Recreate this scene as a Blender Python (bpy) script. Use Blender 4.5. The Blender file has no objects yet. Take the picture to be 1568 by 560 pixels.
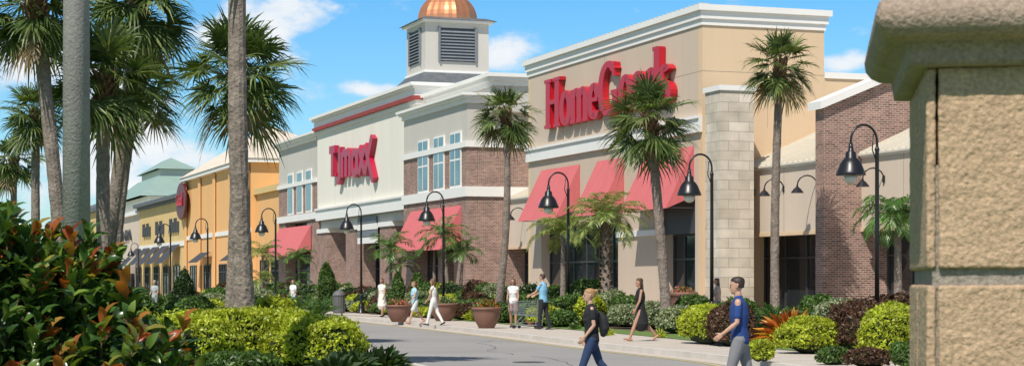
import bpy, math, random
import numpy as np
from mathutils import Vector, Matrix
random.seed(7)
rng = np.random.default_rng(7)
scene = bpy.context.scene
COL = scene.collection

# ---------------------------------------------------------------- survey frame
# World: +Y runs along the street (store fronts are planes X = const), +X towards the stores.
F = 2900.0; CX = 784.0; VPX = -225.0; HY = 432.0; EYE = 1.7
TH = math.atan((CX - VPX) / F)
CT, ST = math.cos(TH), math.sin(TH)
def P(px, s):
    d = F / s; r = (px - CX) / s
    return (d * ST + r * CT, d * CT - r * ST)
def yat(X, px):
    return X * (F - ST / CT * (px - CX)) / (px - VPX)

# ---------------------------------------------------------------- camera
cam = bpy.data.cameras.new("camera"); camo = bpy.data.objects.new("camera", cam); COL.objects.link(camo)
camo.location = (0, 0, EYE); camo.rotation_euler = (math.radians(90), 0, -TH)
cam.sensor_width = 36; cam.lens = 36 * F / 1568; cam.shift_y = (HY - 280) / 1568
cam.clip_start = 0.1; cam.clip_end = 5000
cam.dof.use_dof = True; cam.dof.focus_distance = 60; cam.dof.aperture_fstop = 20
scene.camera = camo
scene.view_settings.view_transform = 'Standard'; scene.view_settings.look = 'None'; scene.view_settings.exposure = 0

# ---------------------------------------------------------------- materials
MATS = {}
def base_mat(name):
    m = bpy.data.materials.new(name); m.use_nodes = True
    nt = m.node_tree; b = nt.nodes["Principled BSDF"]
    return m, nt, b
def mat(name, col, rough=0.8, var=0.12, scale=1.5, bump=0.0, bscale=40, metal=0.0, fine=0.0, fscale=60, streak=False):
    if name in MATS: return MATS[name]
    m, nt, b = base_mat(name); N = nt.nodes; L = nt.links
    tc = N.new('ShaderNodeTexCoord')
    nz = N.new('ShaderNodeTexNoise'); nz.inputs['Scale'].default_value = scale; nz.inputs['Detail'].default_value = 8
    nz.inputs['Roughness'].default_value = 0.65
    if streak:
        mp = N.new('ShaderNodeMapping'); mp.inputs['Scale'].default_value = (1, 1, 0.15)
        L.new(tc.outputs['Object'], mp.inputs[0]); L.new(mp.outputs[0], nz.inputs['Vector'])
    else:
        L.new(tc.outputs['Object'], nz.inputs['Vector'])
    rp = N.new('ShaderNodeValToRGB')
    rp.color_ramp.elements[0].position = 0.3; rp.color_ramp.elements[1].position = 0.7
    rp.color_ramp.elements[0].color = tuple(max(0, c * (1 - var)) for c in col) + (1,)
    rp.color_ramp.elements[1].color = tuple(min(1, c * (1 + var)) for c in col) + (1,)
    L.new(nz.outputs[0], rp.inputs[0]); out = rp.outputs[0]
    if fine > 0:
        n2 = N.new('ShaderNodeTexNoise'); n2.inputs['Scale'].default_value = fscale; n2.inputs['Detail'].default_value = 3
        L.new(tc.outputs['Object'], n2.inputs['Vector'])
        mr = N.new('ShaderNodeMapRange'); mr.inputs[1].default_value = 0.3; mr.inputs[2].default_value = 0.7
        mr.inputs[3].default_value = 1 - fine; mr.inputs[4].default_value = 1 + fine
        L.new(n2.outputs[0], mr.inputs[0])
        mx = N.new('ShaderNodeMix'); mx.data_type = 'RGBA'; mx.blend_type = 'MULTIPLY'; mx.inputs[0].default_value = 1
        L.new(out, mx.inputs[6]); L.new(mr.outputs[0], mx.inputs[7]); out = mx.outputs[2]
    L.new(out, b.inputs['Base Color'])
    b.inputs['Roughness'].default_value = rough; b.inputs['Metallic'].default_value = metal
    if bump > 0:
        n3 = N.new('ShaderNodeTexNoise'); n3.inputs['Scale'].default_value = bscale; n3.inputs['Detail'].default_value = 4
        L.new(tc.outputs['Object'], n3.inputs['Vector'])
        bp = N.new('ShaderNodeBump'); bp.inputs['Strength'].default_value = bump; bp.inputs['Distance'].default_value = 0.6 / bscale
        L.new(n3.outputs[0], bp.inputs['Height']); L.new(bp.outputs[0], b.inputs['Normal'])
    MATS[name] = m; return m
def brickmat(name, c1, c2, mortar, w, h, mort, bias=0.0):
    if name in MATS: return MATS[name]
    m, nt, b = base_mat(name); N = nt.nodes; L = nt.links
    tc = N.new('ShaderNodeTexCoord'); sp = N.new('ShaderNodeSeparateXYZ'); L.new(tc.outputs['Object'], sp.inputs[0])
    ad = N.new('ShaderNodeMath'); L.new(sp.outputs[0], ad.inputs[0]); L.new(sp.outputs[1], ad.inputs[1])
    cb = N.new('ShaderNodeCombineXYZ'); L.new(ad.outputs[0], cb.inputs[0]); L.new(sp.outputs[2], cb.inputs[1])
    br = N.new('ShaderNodeTexBrick'); L.new(cb.outputs[0], br.inputs['Vector'])
    br.inputs['Color1'].default_value = c1 + (1,); br.inputs['Color2'].default_value = c2 + (1,); br.inputs['Mortar'].default_value = mortar + (1,)
    br.inputs['Scale'].default_value = 1; br.inputs['Mortar Size'].default_value = mort
    br.inputs['Brick Width'].default_value = w; br.inputs['Row Height'].default_value = h; br.inputs['Bias'].default_value = bias
    nz = N.new('ShaderNodeTexNoise'); nz.inputs['Scale'].default_value = 1.3; nz.inputs['Detail'].default_value = 8
    L.new(tc.outputs['Object'], nz.inputs['Vector'])
    mr = N.new('ShaderNodeMapRange'); mr.inputs[1].default_value = .3; mr.inputs[2].default_value = .7; mr.inputs[3].default_value = .82; mr.inputs[4].default_value = 1.18
    L.new(nz.outputs[0], mr.inputs[0])
    mx = N.new('ShaderNodeMix'); mx.data_type = 'RGBA'; mx.blend_type = 'MULTIPLY'; mx.inputs[0].default_value = 1
    L.new(br.outputs[0], mx.inputs[6]); L.new(mr.outputs[0], mx.inputs[7]); L.new(mx.outputs[2], b.inputs['Base Color'])
    b.inputs['Roughness'].default_value = .85
    bp = N.new('ShaderNodeBump'); bp.invert = True; bp.inputs['Strength'].default_value = .5; bp.inputs['Distance'].default_value = .01
    L.new(br.outputs['Fac'], bp.inputs['Height']); L.new(bp.outputs[0], b.inputs['Normal'])
    MATS[name] = m; return m
def leafmat(name, cols, rough=.45, trans=.3):
    if name in MATS: return MATS[name]
    m, nt, b = base_mat(name); N = nt.nodes; L = nt.links
    g = N.new('ShaderNodeNewGeometry'); rp = N.new('ShaderNodeValToRGB')
    el = rp.color_ramp.elements
    n = len(cols)
    for i, c in enumerate(cols):
        p = i / (n - 1)
        if i == 0: e = el[0]; e.position = 0
        elif i == n - 1: e = el[-1]; e.position = 1
        else: e = el.new(p)
        e.color = tuple(c) + (1,)
    L.new(g.outputs['Random Per Island'], rp.inputs[0])
    tc = N.new('ShaderNodeTexCoord'); nz = N.new('ShaderNodeTexNoise'); nz.inputs['Scale'].default_value = 3.5; nz.inputs['Detail'].default_value = 3
    L.new(tc.outputs['Object'], nz.inputs['Vector'])
    mr = N.new('ShaderNodeMapRange'); mr.inputs[1].default_value = .35; mr.inputs[2].default_value = .65; mr.inputs[3].default_value = .70; mr.inputs[4].default_value = 1.30
    L.new(nz.outputs[0], mr.inputs[0])
    mv = N.new('ShaderNodeMix'); mv.data_type = 'RGBA'; mv.blend_type = 'MULTIPLY'; mv.inputs[0].default_value = 1
    L.new(rp.outputs[0], mv.inputs[6]); L.new(mr.outputs[0], mv.inputs[7])
    L.new(mv.outputs[2], b.inputs['Base Color']); b.inputs['Roughness'].default_value = rough
    tr = N.new('ShaderNodeBsdfTranslucent')
    mxc = N.new('ShaderNodeMix'); mxc.data_type = 'RGBA'; mxc.blend_type = 'MULTIPLY'; mxc.inputs[0].default_value = 1
    L.new(mv.outputs[2], mxc.inputs[6]); mxc.inputs[7].default_value = (1.5, 1.5, .6, 1)
    L.new(mxc.outputs[2], tr.inputs[0])
    ms = N.new('ShaderNodeMixShader'); ms.inputs[0].default_value = trans
    L.new(b.outputs[0], ms.inputs[1]); L.new(tr.outputs[0], ms.inputs[2])
    L.new(ms.outputs[0], N['Material Output'].inputs[0])
    MATS[name] = m; return m
def glassmat(name, col=(.02, .025, .03), rough=.04):
    if name in MATS: return MATS[name]
    m, nt, b = base_mat(name)
    N = nt.nodes; L = nt.links
    tc = N.new('ShaderNodeTexCoord'); nz = N.new('ShaderNodeTexNoise'); nz.inputs['Scale'].default_value = .8
    L.new(tc.outputs['Object'], nz.inputs['Vector'])
    rp = N.new('ShaderNodeValToRGB'); rp.color_ramp.elements[0].color = tuple(c * .5 for c in col) + (1,); rp.color_ramp.elements[1].color = tuple(c * 1.6 for c in col) + (1,)
    L.new(nz.outputs[0], rp.inputs[0]); L.new(rp.outputs[0], b.inputs['Base Color'])
    b.inputs['Roughness'].default_value = rough; b.inputs['IOR'].default_value = 1.6
    MATS[name] = m; return m

M_white = mat('white_trim', (.80, .78, .74), .6, .03, .7, streak=True)
M_tan = mat('stucco_tan', (.66, .49, .32), .9, .05, .5, .3, 60, fine=.04, streak=True)
M_tan2 = mat('stucco_front', (.56, .45, .35), .9, .05, .5, .3, 60, fine=.04, streak=True)
M_beige = mat('stucco_beige', (.60, .50, .40), .9, .05, .6, .3, 60, streak=True)
M_cream = mat('stucco_cream', (.76, .72, .63), .9, .04, .5, .2, 60, streak=True)
M_grey = mat('stucco_grey', (.53, .50, .45), .9, .05, .5, .2, 60, streak=True)
M_brick = brickmat('brick', (.16, .07, .05), (.36, .18, .135), (.40, .35, .30), .22, .078, .012)
M_stone = brickmat('stone_tile', (.50, .43, .34), (.64, .57, .47), (.36, .32, .27), .9, .38, .012)
M_metal = mat('roof_metal', (.64, .59, .49), .45, .05, .7)
M_joint = mat('joint', (.36, .29, .22), .9)
M_glass = glassmat('glass')
M_glass_sky = glassmat('glass_painted_sky', (.13, .22, .25), .06)  # bluish sky reflection painted into the base colour of the upper windows
M_dark = mat('dark_panel', (.05, .05, .055), .6, .1)
M_black = mat('black_metal', (.012, .012, .014), .35, .2, 4)
M_red = mat('red_canvas', (.56, .135, .14), .85, .06, 2, fine=.05, fscale=20, streak=True)
M_redd = mat('red_sign', (.47, .008, .02), .35, .04)
M_crim = mat('crimson_sign', (.40, .006, .04), .35, .04)
M_stripe = mat('red_stripe', (.30, .045, .04), .7)
M_slate = mat('slate_roof', (.11, .12, .13), .6, .25, 2)
M_louver = mat('louver', (.17, .19, .21), .6, .1)
M_copper = mat('copper', (.80, .33, .16), .38, .1, 2, metal=.7)
M_orange = mat('stucco_orange', (.74, .42, .17), .9, .05, .4, streak=True)
M_ochre = mat('stucco_ochre', (.64, .46, .20), .9, .05, .4, streak=True)
M_green = mat('green_roof', (.27, .38, .33), .5, .08, 1)
M_asph = mat('asphalt', (.285, .272, .255), .9, .12, .22, .4, 50, fine=.14, fscale=35)
M_conc = mat('concrete', (.50, .44, .375), .9, .08, .8, .2, 40, fine=.06, fscale=25)
M_kerb = mat('kerb', (.56, .52, .46), .9, .12, 1.2, .2, 40)
M_yellow = mat('yellow_paint', (.52, .42, .16), .8, .15, 3)
M_mulch = mat('mulch', (.09, .06, .04), .95, .4, 6, .6, 30)
M_grass = mat('grass', (.11, .18, .035), .95, .3, 3, .6, 60, fine=.3, fscale=40)
M_bulb = mat('lamp_glass', (.75, .72, .62), .3, .02)

# ---------------------------------------------------------------- mesh helpers
class MB:
    def __init__(s): s.v = []; s.f = []; s.mi = []
    def add(s, vs, fs, mi=0):
        o = len(s.v); s.v.extend([tuple(map(float, p)) for p in vs]); s.f.extend([tuple(i + o for i in f) for f in fs]); s.mi.extend([mi] * len(fs))
    def box(s, x0, x1, y0, y1, z0, z1, mi=0):
        s.add([(x0,y0,z0),(x1,y0,z0),(x1,y1,z0),(x0,y1,z0),(x0,y0,z1),(x1,y0,z1),(x1,y1,z1),(x0,y1,z1)],
              [(0,3,2,1),(4,5,6,7),(0,1,5,4),(1,2,6,5),(2,3,7,6),(3,0,4,7)], mi)
    def loft(s, rings, mi=0, cap=True):
        n = len(rings[0]); o = []
        for r in rings: o.extend(r)
        fs = []
        for k in range(len(rings) - 1):
            for i in range(n):
                j = (i + 1) % n
                fs.append((k*n+i, k*n+j, (k+1)*n+j, (k+1)*n+i))
        if cap:
            fs.append(tuple(range(n))[::-1]); fs.append(tuple(range((len(rings)-1)*n, len(rings)*n)))
        s.add(o, fs, mi)
    def tube(s, pts, rad, n=8, mi=0, ref=(1, 0, 0), round_end=False):
        pts = [np.array(p, float) for p in pts]
        rad = [(r, r) if not isinstance(r, (tuple, list)) else tuple(r) for r in (rad if isinstance(rad, (list,)) else [rad] * len(pts))]
        if round_end:
            t0 = pts[0] - pts[1]; t0 /= np.linalg.norm(t0) + 1e-9
            t1 = pts[-1] - pts[-2]; t1 /= np.linalg.norm(t1) + 1e-9
            r0 = min(rad[0]); r1 = min(rad[-1])
            pts = [pts[0] + t0 * r0 * .95, pts[0] + t0 * r0 * .7] + pts + [pts[-1] + t1 * r1 * .7, pts[-1] + t1 * r1 * .95]
            rad = [tuple(x * .3 for x in rad[0]), tuple(x * .72 for x in rad[0])] + rad + [tuple(x * .72 for x in rad[-1]), tuple(x * .3 for x in rad[-1])]
        rings = []; ref = np.array(ref, float)
        for i, p in enumerate(pts):
            a = pts[max(0, i - 1)]; b = pts[min(len(pts) - 1, i + 1)]
            t = b - a; t /= np.linalg.norm(t) + 1e-9
            rr = ref
            if abs(np.dot(t, rr)) > .93: rr = np.array((0, 1, 0.)) if abs(t[1]) < .9 else np.array((0, 0, 1.))
            u = rr - t * np.dot(rr, t); u /= np.linalg.norm(u); w = np.cross(t, u)
            rings.append([p + u * rad[i][0] * math.cos(2*math.pi*k/n) + w * rad[i][1] * math.sin(2*math.pi*k/n) for k in range(n)])
        s.loft(rings, mi)
    def lathe(s, c, prof, n=20, mi=0):
        rings = [[(c[0] + r*math.cos(2*math.pi*k/n), c[1] + r*math.sin(2*math.pi*k/n), c[2] + z) for k in range(n)] for r, z in prof]
        s.loft(rings, mi)
    def build(s, name, mats, parent=None, smooth=False, loc=None):
        me = bpy.data.meshes.new(name); me.from_pydata(s.v, [], s.f)
        for m in (mats if isinstance(mats, (list, tuple)) else [mats]): me.materials.append(m)
        me.polygons.foreach_set('material_index', s.mi)
        if smooth: me.polygons.foreach_set('use_smooth', [True] * len(s.f))
        me.update()
        ob = bpy.data.objects.new(name, me); COL.objects.link(ob)
        if loc is not None: ob.location = loc
        if parent is not None: ob.parent = parent
        return ob
def empty(name, loc=(0, 0, 0), rz=0):
    e = bpy.data.objects.new(name, None); COL.objects.link(e); e.location = loc; e.rotation_euler = (0, 0, rz); e.empty_display_size = .3
    return e
class Bld:
    def __init__(s, name, o):
        s.e = empty(name, (o[0], o[1], 0)); s.o = o; s.parts = {}
    def part(s, name, m):
        if name not in s.parts: s.parts[name] = (MB(), m)
        return s.parts[name][0]
    def box(s, name, m, x0, x1, y0, y1, z0, z1):
        s.part(name, m).box(min(x0,x1)-s.o[0], max(x0,x1)-s.o[0], min(y0,y1)-s.o[1], max(y0,y1)-s.o[1], z0, z1)
    def raw(s, name, m, vs, fs):
        s.part(name, m).add([(x-s.o[0], y-s.o[1], z) for x, y, z in vs], fs)
    def done(s):
        for k, (mb, m) in s.parts.items(): mb.build(k, m, s.e)
        return s.e
def np_mesh(name, V, Q, mats, mi=None, smooth=False):
    V = np.asarray(V, np.float32); Q = np.asarray(Q, np.int32)
    me = bpy.data.meshes.new(name); n = len(V); m = len(Q)
    me.vertices.add(n); me.vertices.foreach_set('co', V.ravel())
    me.loops.add(m * 4); me.loops.foreach_set('vertex_index', Q.ravel())
    me.polygons.add(m); me.polygons.foreach_set('loop_start', np.arange(m, dtype=np.int32) * 4)
    for k in mats: me.materials.append(k)
    if mi is not None: me.polygons.foreach_set('material_index', np.asarray(mi, np.int32))
    if smooth: me.polygons.foreach_set('use_smooth', np.ones(m, bool))
    me.update(calc_edges=True); me.validate()
    return me
def obj(name, me, loc=(0, 0, 0), rz=0, sc=1, parent=None):
    o = bpy.data.objects.new(name, me); COL.objects.link(o); o.location = loc; o.rotation_euler = (0, 0, rz)
    o.scale = (sc, sc, sc) if not isinstance(sc, tuple) else sc
    if parent: o.parent = parent
    return o

# ---------------------------------------------------------------- ground
G = MB(); G.add([(-2500,-1500,0),(3000,-1500,0),(3000,3500,0),(-2500,3500,0)], [(0,1,2,3)])
G.build('ground', mat('ground_far', (.16, .17, .12), .95, .2, .05))
def sheet(name, pts, z, m):
    b = MB(); b.add([(x, y, z) for x, y in pts], [tuple(range(len(pts)))]); o = b.build(name, m)
    if o.data.polygons[0].normal.z < 0:
        o.data.flip_normals()
    return o
def smoothline(pts, n=8):
    out = []
    for i in range(len(pts) - 1):
        p0 = pts[max(0, i-1)]; p1 = pts[i]; p2 = pts[i+1]; p3 = pts[min(len(pts)-1, i+2)]
        for k in range(n):
            t = k / n
            out.append(tuple(.5*((2*p1[j]) + (-p0[j]+p2[j])*t + (2*p0[j]-5*p1[j]+4*p2[j]-p3[j])*t*t + (-p0[j]+3*p1[j]-3*p2[j]+p3[j])*t**3) for j in (0, 1)))
    out.append(pts[-1]); return out
def offset(line, d):
    out = []
    for i, p in enumerate(line):
        a = line[max(0, i-1)]; b = line[min(len(line)-1, i+1)]
        tx, ty = b[0]-a[0], b[1]-a[1]; l = math.hypot(tx, ty)
        out.append((p[0] + ty/l*d, p[1] - tx/l*d))
    return out
def strip(name, line, d0, d1, z0, z1, m):
    A = offset(line, d0); B = offset(line, d1); mb = MB()
    for i in range(len(line)-1):
        vs = [(A[i][0],A[i][1],z1),(B[i][0],B[i][1],z1),(B[i+1][0],B[i+1][1],z1),(A[i+1][0],A[i+1][1],z1)]
        if z0 == z1: mb.add(vs, [(0,1,2,3)])
        else:
            vs += [(x, y, z0) for x, y, _ in vs]
            mb.add(vs, [(0,1,2,3),(0,3,7,4),(1,5,6,2)])
    return mb.build(name, m)
sheet('road', [(-60,-60),(40,-60),(40,420),(-60,420)], .004, M_asph)
KR = smoothline([(15.2,-20),(15.7,5),(16.6,29.6),(17.6,37),(18.2,45.3),(19.5,58.6),(21.6,87.4),(22.2,120),(22.4,400)])
KL = smoothline([(6.5,-20),(8.6,10),(10.0,32),(11.0,40),(12.8,52),(15.6,68),(18.2,84),(18.8,110),(18.9,400)])
strip('kerb', KR, 0, .16, 0, .14, M_kerb)
strip('kerb', KL, -.16, 0, 0, .14, M_kerb)
strip('gutter', KR, -.45, -.002, .008, .008, M_conc)
strip('yellow_line', KR, -.68, -.55, .010, .010, M_yellow)
sheet('pavement', offset(KR, .158) + [(60,400),(60,-20)], .13, M_conc)
sheet('grass_verge', [(-60,-20)] + offset(KL, -.158) + [(-60,400)], .12, M_grass)
bl = smoothline([(19.2,20),(19.8,30),(20.2,37),(21.0,44),(22.0,52),(22.6,60),(23.6,75),(24.4,95),(24.8,130),(24.8,170)])
sheet('planting_bed', bl + [(27.6,170),(27.6,20)], .136, M_mulch)
gl = [(x, y) for x, y in bl if 36 < y < 80]
sheet('lawn', gl + [(x+1.6, y) for x, y in gl[::-1]], .141, M_grass)
M_jl = mat('jointline', (.2, .18, .16), .9)
j = MB()
for y in np.arange(25, 130, 1.8):
    xk = np.interp(y, [p[1] for p in KR], [p[0] for p in KR]); xb = np.interp(y, [p[1] for p in bl], [p[0] for p in bl])
    j.add([(xk+.2, y, .134), (xb, y, .134), (xb, y+.02, .134), (xk+.2, y+.02, .134)], [(0,1,2,3)])
j.build('pavement_joint', M_jl)
M_tar = mat('tar_seal', (.13, .13, .125), .8, .15, 2)
rc = np.random.default_rng(12); tm_ = MB()
for (cx_, cy_, a, ln) in ((13.2, 33, 1.35, 9), (14.6, 42, 1.2, 12), (12.6, 30, .1, 3.5), (15.2, 52, .15, 3.5), (16.4, 62, .1, 4), (14.4, 26, 1.5, 6)):
    p = np.array((cx_, cy_)); q = a; pr = None
    for i in range(int(ln/.35)):
        q += rc.normal(0, .22); q += (a-q)*.25; d = np.array((math.cos(q), math.sin(q))); n_ = np.array((-d[1], d[0]))*.010*rc.uniform(.6, 1.4)
        cur = (p-n_, p+n_)
        if pr is not None: tm_.add([(*pr[0], .0085), (*pr[1], .0085), (*cur[1], .0085), (*cur[0], .0085)], [(3,2,1,0)])
        pr = cur; p = p+d*.35
tm_.build('road_crack_seal', M_tar)
x, y = 13.6, 38.0; mb = MB(); mb.lathe((0,0,0), [(.02,.004),(.34,.004),(.36,0)], 28); mb.build('manhole_cover', M_dark, loc=(x, y, .006))

# ---------------------------------------------------------------- building pieces
def shed(B, xf, xb, y0, y1, ze, slope, zbot, tag='shed'):
    B.box('fascia_'+tag, M_beige, xf, xf+.35, y0, y1, zbot, ze-.12)
    B.box('fascia_cap_'+tag, M_white, xf-.06, xf+.4, y0, y1, ze-.12, ze)
    B.box('fascia_base_'+tag, M_tan, xf-.04, xf+.37, y0, y1, zbot-.14, zbot)
    for yy in np.arange(y0+2.4, y1-1, 2.9): B.box('joint_'+tag, M_joint, xf-.004, xf, yy, yy+.03, zbot, ze-.12)
    zr = ze + slope*(xb-xf)
    B.raw('roof_'+tag, M_metal, [(xf-.15,y0,ze+.02),(xb,y0,zr+.02),(xb,y1,zr+.02),(xf-.15,y1,ze+.02),(xf-.15,y0,ze-.05),(xb,y0,zr-.05),(xb,y1,zr-.05),(xf-.15,y1,ze-.05)],
          [(0,1,2,3),(7,6,5,4),(0,4,5,1),(3,2,6,7),(0,3,7,4)])
    for yy in np.arange(y0+.3, y1, .45):
        B.raw('seams_'+tag, M_metal, [(xf-.15,yy,ze+.025),(xb,yy,zr+.025),(xb,yy,zr+.085),(xf-.15,yy,ze+.085),(xf-.15,yy+.05,ze+.025),(xb,yy+.05,zr+.025),(xb,yy+.05,zr+.085),(xf-.15,yy+.05,ze+.085)],
              [(0,1,2,3),(7,6,5,4),(3,2,6,7),(0,3,7,4)])
    xg = xf+1.1
    B.box('soffit_'+tag, M_white, xf+.35, xg+.3, y0, y1, zbot-.02, zbot+.1)
    glazing(B, xg, y0, y1, .13, zbot-.02, tag, nd=max(3, int((y1-y0)/1.6)))
def glazing(B, xg, y0, y1, z0, z1, tag, nd=5, tr=2.5, glass=None):
    B.box('glass_'+tag, glass or M_glass, xg, xg+.05, y0, y1, z0, z1)
    fr = mat('frame_dark', (.05, .05, .05), .4)
    for i in range(nd+1):
        yy = y0 + (y1-y0-.08)*i/nd
        B.box('mullions_'+tag, fr, xg-.06, xg-.002, yy, yy+.08, z0, z1)
    for zz in ((z0, z0+tr, z1-.08) if z1-z0 > tr+.4 else (z0, z1-.08)):
        B.box('rails_'+tag, fr, xg-.052, xg-.003, y0, y1, zz, zz+.08)
def awning(B, xw, p, y0, y1, zt, zb, tag):
    x1 = xw-.01; x0 = xw-p
    t = .04
    B.raw('awning_'+tag, M_red, [(x1,y0,zt),(x1,y1,zt),(x0,y1,zb),(x0,y0,zb),(x1,y0,zt-t*2),(x1,y1,zt-t*2),(x0+t,y1,zb-.0),(x0+t,y0,zb-.0)],
          [(0,1,2,3),(7,6,5,4),(0,3,7,4),(1,5,6,2),(3,2,6,7)])
    B.raw('awning_sides_'+tag, M_red, [(x1,y0,zt-.08),(x0+t,y0,zb),(x1,y0,zb+.5)], [(0,1,2)])
    B.raw('awning_sides2_'+tag, M_red, [(x1,y1,zt-.08),(x0+t,y1,zb),(x1,y1,zb+.5)], [(0,2,1)])
    for yy in (y0+.05, (y0+y1)/2, y1-.05):
        mb = B.part('awning_frame_'+tag, M_dark)
        mb.tube([(x0+.05-B.o[0], yy-B.o[1], zb+.02), (x1-.01-B.o[0], yy-B.o[1], zb+.02)], .02, 6)
def cornice(B, tag, m, x0, x1, y0, y1, steps):
    for i, (z0, z1, p) in enumerate(steps):
        B.box('cornice_%s_%d' % (tag, i), m, x0-p, x1+p, y0-p, y1+p, z0, z1)
def gooseneck(B, x, y, z, tag):
    mb = B.part('wall_lamps', M_black); o = B.o
    pts = []
    for k in range(9):
        a = math.pi*k/8
        pts.append((x-.42+.42*math.cos(a)-o[0], y-o[1], z+.38*math.sin(a)))
    mb.tube(pts, .028, 6)
    mb.lathe((x-.84-o[0], y-o[1], z-.28), [(.03,.30),(.05,.22),(.12,.17),(.23,.03),(.24,0)], 12)
    mb.tube([(x+.0-o[0], y-o[1], z-.12), (x+.0-o[0], y-o[1], z+.12)], .06, 8)

# ---------------------------------------------------------------- home store (tan block)
XF = 32.3
yA, yB = 69.5, 90.0
B = Bld('tan_retail_store', (XF, yA))
B.box('walls_upper', M_tan2, XF, XF+.4, yA+.41, yB, 5.4, 12.05)
B.box('side_wall', M_tan, XF, 37.8, yA, yA+.4, 0, 12.05)
B.box('side_wall_far', M_tan, XF, 37.8, yB, yB+.3, 0, 12.05)
B.box('back_mass', M_tan, XF+1.6, 37.7, yA+.41, yB-.01, 0, 12.0)
B.box('rear_box', M_tan, 37.81, 75, yA+.02, yB+50, 0, 10.1)
B.box('rear_cap', M_white, 37.82, 75, yA-.05, yB+50, 10.1, 10.35)
cornice(B, 'top', M_white, XF, 37.8, yA, yB+.3, [(12.05,12.3,.06),(12.3,12.62,.14),(12.62,12.86,.26)])
for yy in np.arange(yA-.2, yB+.5, .45): B.box('coping_seams', M_grey, XF-.28, XF+.2, yy, yy+.03, 12.86, 12.90)
B.box('band', M_white, XF-.16, XF-.001, yA+.0, yB+.3, 7.75, 8.3)
B.box('band_lip', M_white, XF-.24, XF-.002, yA-.0, yB+.3, 8.3, 8.42)
for yy in (74.5, 80, 85.3): B.box('joints', M_joint, XF-.005, XF-.001, yy, yy+.03, 8.42, 12.05)
for zz in (10.2,): B.box('joints_h', M_joint, XF-.004, XF-.001, yA, yB, zz, zz+.02)
B.box('side_joint', M_joint, 35.2, 35.22, yA-.004, yA-.0005, 8, 12.05); B.box('side_joint_h', M_joint, XF, 37.8, yA-.0045, yA-.001, 10.2, 10.22)
for (a, b) in ((69.91, 70.2), (73.6, 78.4), (88.4, 90.0)): B.box('piers', M_tan2, XF+.001, XF+1.5, a, b, 0, 5.4)
B.box('lintel', M_tan2, XF+.002, XF+.5, 78.4, 88.4, 4.4, 5.4)
B.box('pier_cap', M_white, XF-.1, XF+.6, 73.55, 78.45, 3.7, 3.95)
B.box('entry_panel', M_dark, XF+.12, XF+.3, 70.2, 73.6, 3.7, 5.4)
glazing(B, XF+.6, 70.2, 73.6, .13, 3.7, 'entry', 3)
glazing(B, XF+.5, 78.4, 88.4, .13, 4.4, 'front', 6)
B.box('stone_pier', M_stone, 32.0, 33.45, 67.2, 68.6, 0, 9.2)
B.box('stone_pier_cap', M_white, 31.93, 33.52, 67.13, 68.67, 9.2, 9.4)
B.box('pier_link', M_tan, 32.5, 34.0, 68.6, 69.5, 0, 8.0)
awning(B, XF, 1.25, 70.3, 75.2, 7.25, 4.7, 'a')
awning(B, XF, 1.25, 77.7, 80.9, 7.25, 4.7, 'b')
awning(B, XF, 1.25, 83.1, 88.4, 7.25, 4.7, 'c')
shed(B, 34.0, 42, 60.4, 69.49, 6.25, .45, 3.65, 'mid')
for px in (1142, 1186, 1237): gooseneck(B, 34.0, yat(33.6, px), 5.3, 'm')
B.done()
B = Bld('brick_wing', (33, 50))
B.raw('brick_fin', M_brick, [(32.5,59.8,0),(42,59.8,0),(42,59.8,11.7),(32.5,59.8,7.9),(32.5,60.39,0),(42,60.39,0),(42,60.39,11.7),(32.5,60.39,7.9)],
      [(0,1,2,3),(7,6,5,4),(3,2,6,7),(0,3,7,4),(1,5,6,2)])
B.raw('fin_coping', M_white, [(32.3,59.6,7.82),(42,59.6,11.72),(42,60.6,11.72),(32.3,60.6,7.82),(32.3,59.6,8.1),(42,59.6,11.98),(42,60.6,11.98),(32.3,60.6,8.1)],
      [(0,3,2,1),(4,5,6,7),(0,1,5,4),(2,3,7,6),(0,4,7,3)])
shed(B, 34.02, 42, 40, 59.79, 6.25, .45, 3.65, 'near')
for yy in (58.2, 54.5, 50.5, 46): gooseneck(B, 34.0, yy, 5.3, 'n')
B.box('rear', M_beige, 42.01, 60, 38, 69.3, 0, 9.0)
B.done()

# ---------------------------------------------------------------- clothing store (white block, brick bays, cupola)
B = Bld('white_brick_retail_store', (XF, 110))
y1, y2 = 110.7, 136.2
B.box('center_wall', M_cream, XF, XF+.5, y1, y2, 6.3, 12.9)
B.box('center_mass', M_cream, XF+4, 60, 98.7, 150, 0, 12.4)
B.box('center_side', M_cream, XF+.01, XF+4, y1-.3, y1, 6.3, 12.9)
B.box('center_side2', M_cream, XF+.01, XF+4, y2, y2+.3, 6.3, 12.9)
B.box('center_soffit', M_white, XF+.02, XF+4, y1, y2, 6.3, 6.5)
B.box('red_stripe', M_stripe, XF-.34, XF+4, y1-.55, y2+.55, 12.76, 13.0)
cornice(B, 'center', M_white, XF, XF+4.2, y1-.3, y2+.3, [(12.5,12.76,.12),(13.0,13.45,.2),(13.45,13.6,.34),(13.6,13.8,.5)])
B.box('center_band', M_white, XF-.2, XF-.001, y1, y2, 6.2, 6.95)
B.box('center_band2', M_white, XF-.3, XF-.002, y1, y2, 6.95, 7.08)
for yy in (116, 121, 126, 131): B.box('c_joints', mat('joint_lt', (.5, .47, .42), .9), XF-.004, XF-.0005, yy, yy+.03, 7.08, 12.5)
for px in (492, 535, 588):
    yy = yat(XF, px); B.box('brick_piers', M_brick, XF+.1, XF+1.5, yy-1.4, yy+1.4, 0, 5.3); B.box('pier_caps', M_white, XF, XF+1.6, yy-1.5, yy+1.5, 5.3, 5.6)
B.box('beam', M_grey, XF+.2, XF+1.2, y1, y2, 5.6, 6.2)
yy = yat(XF, 560)
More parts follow.
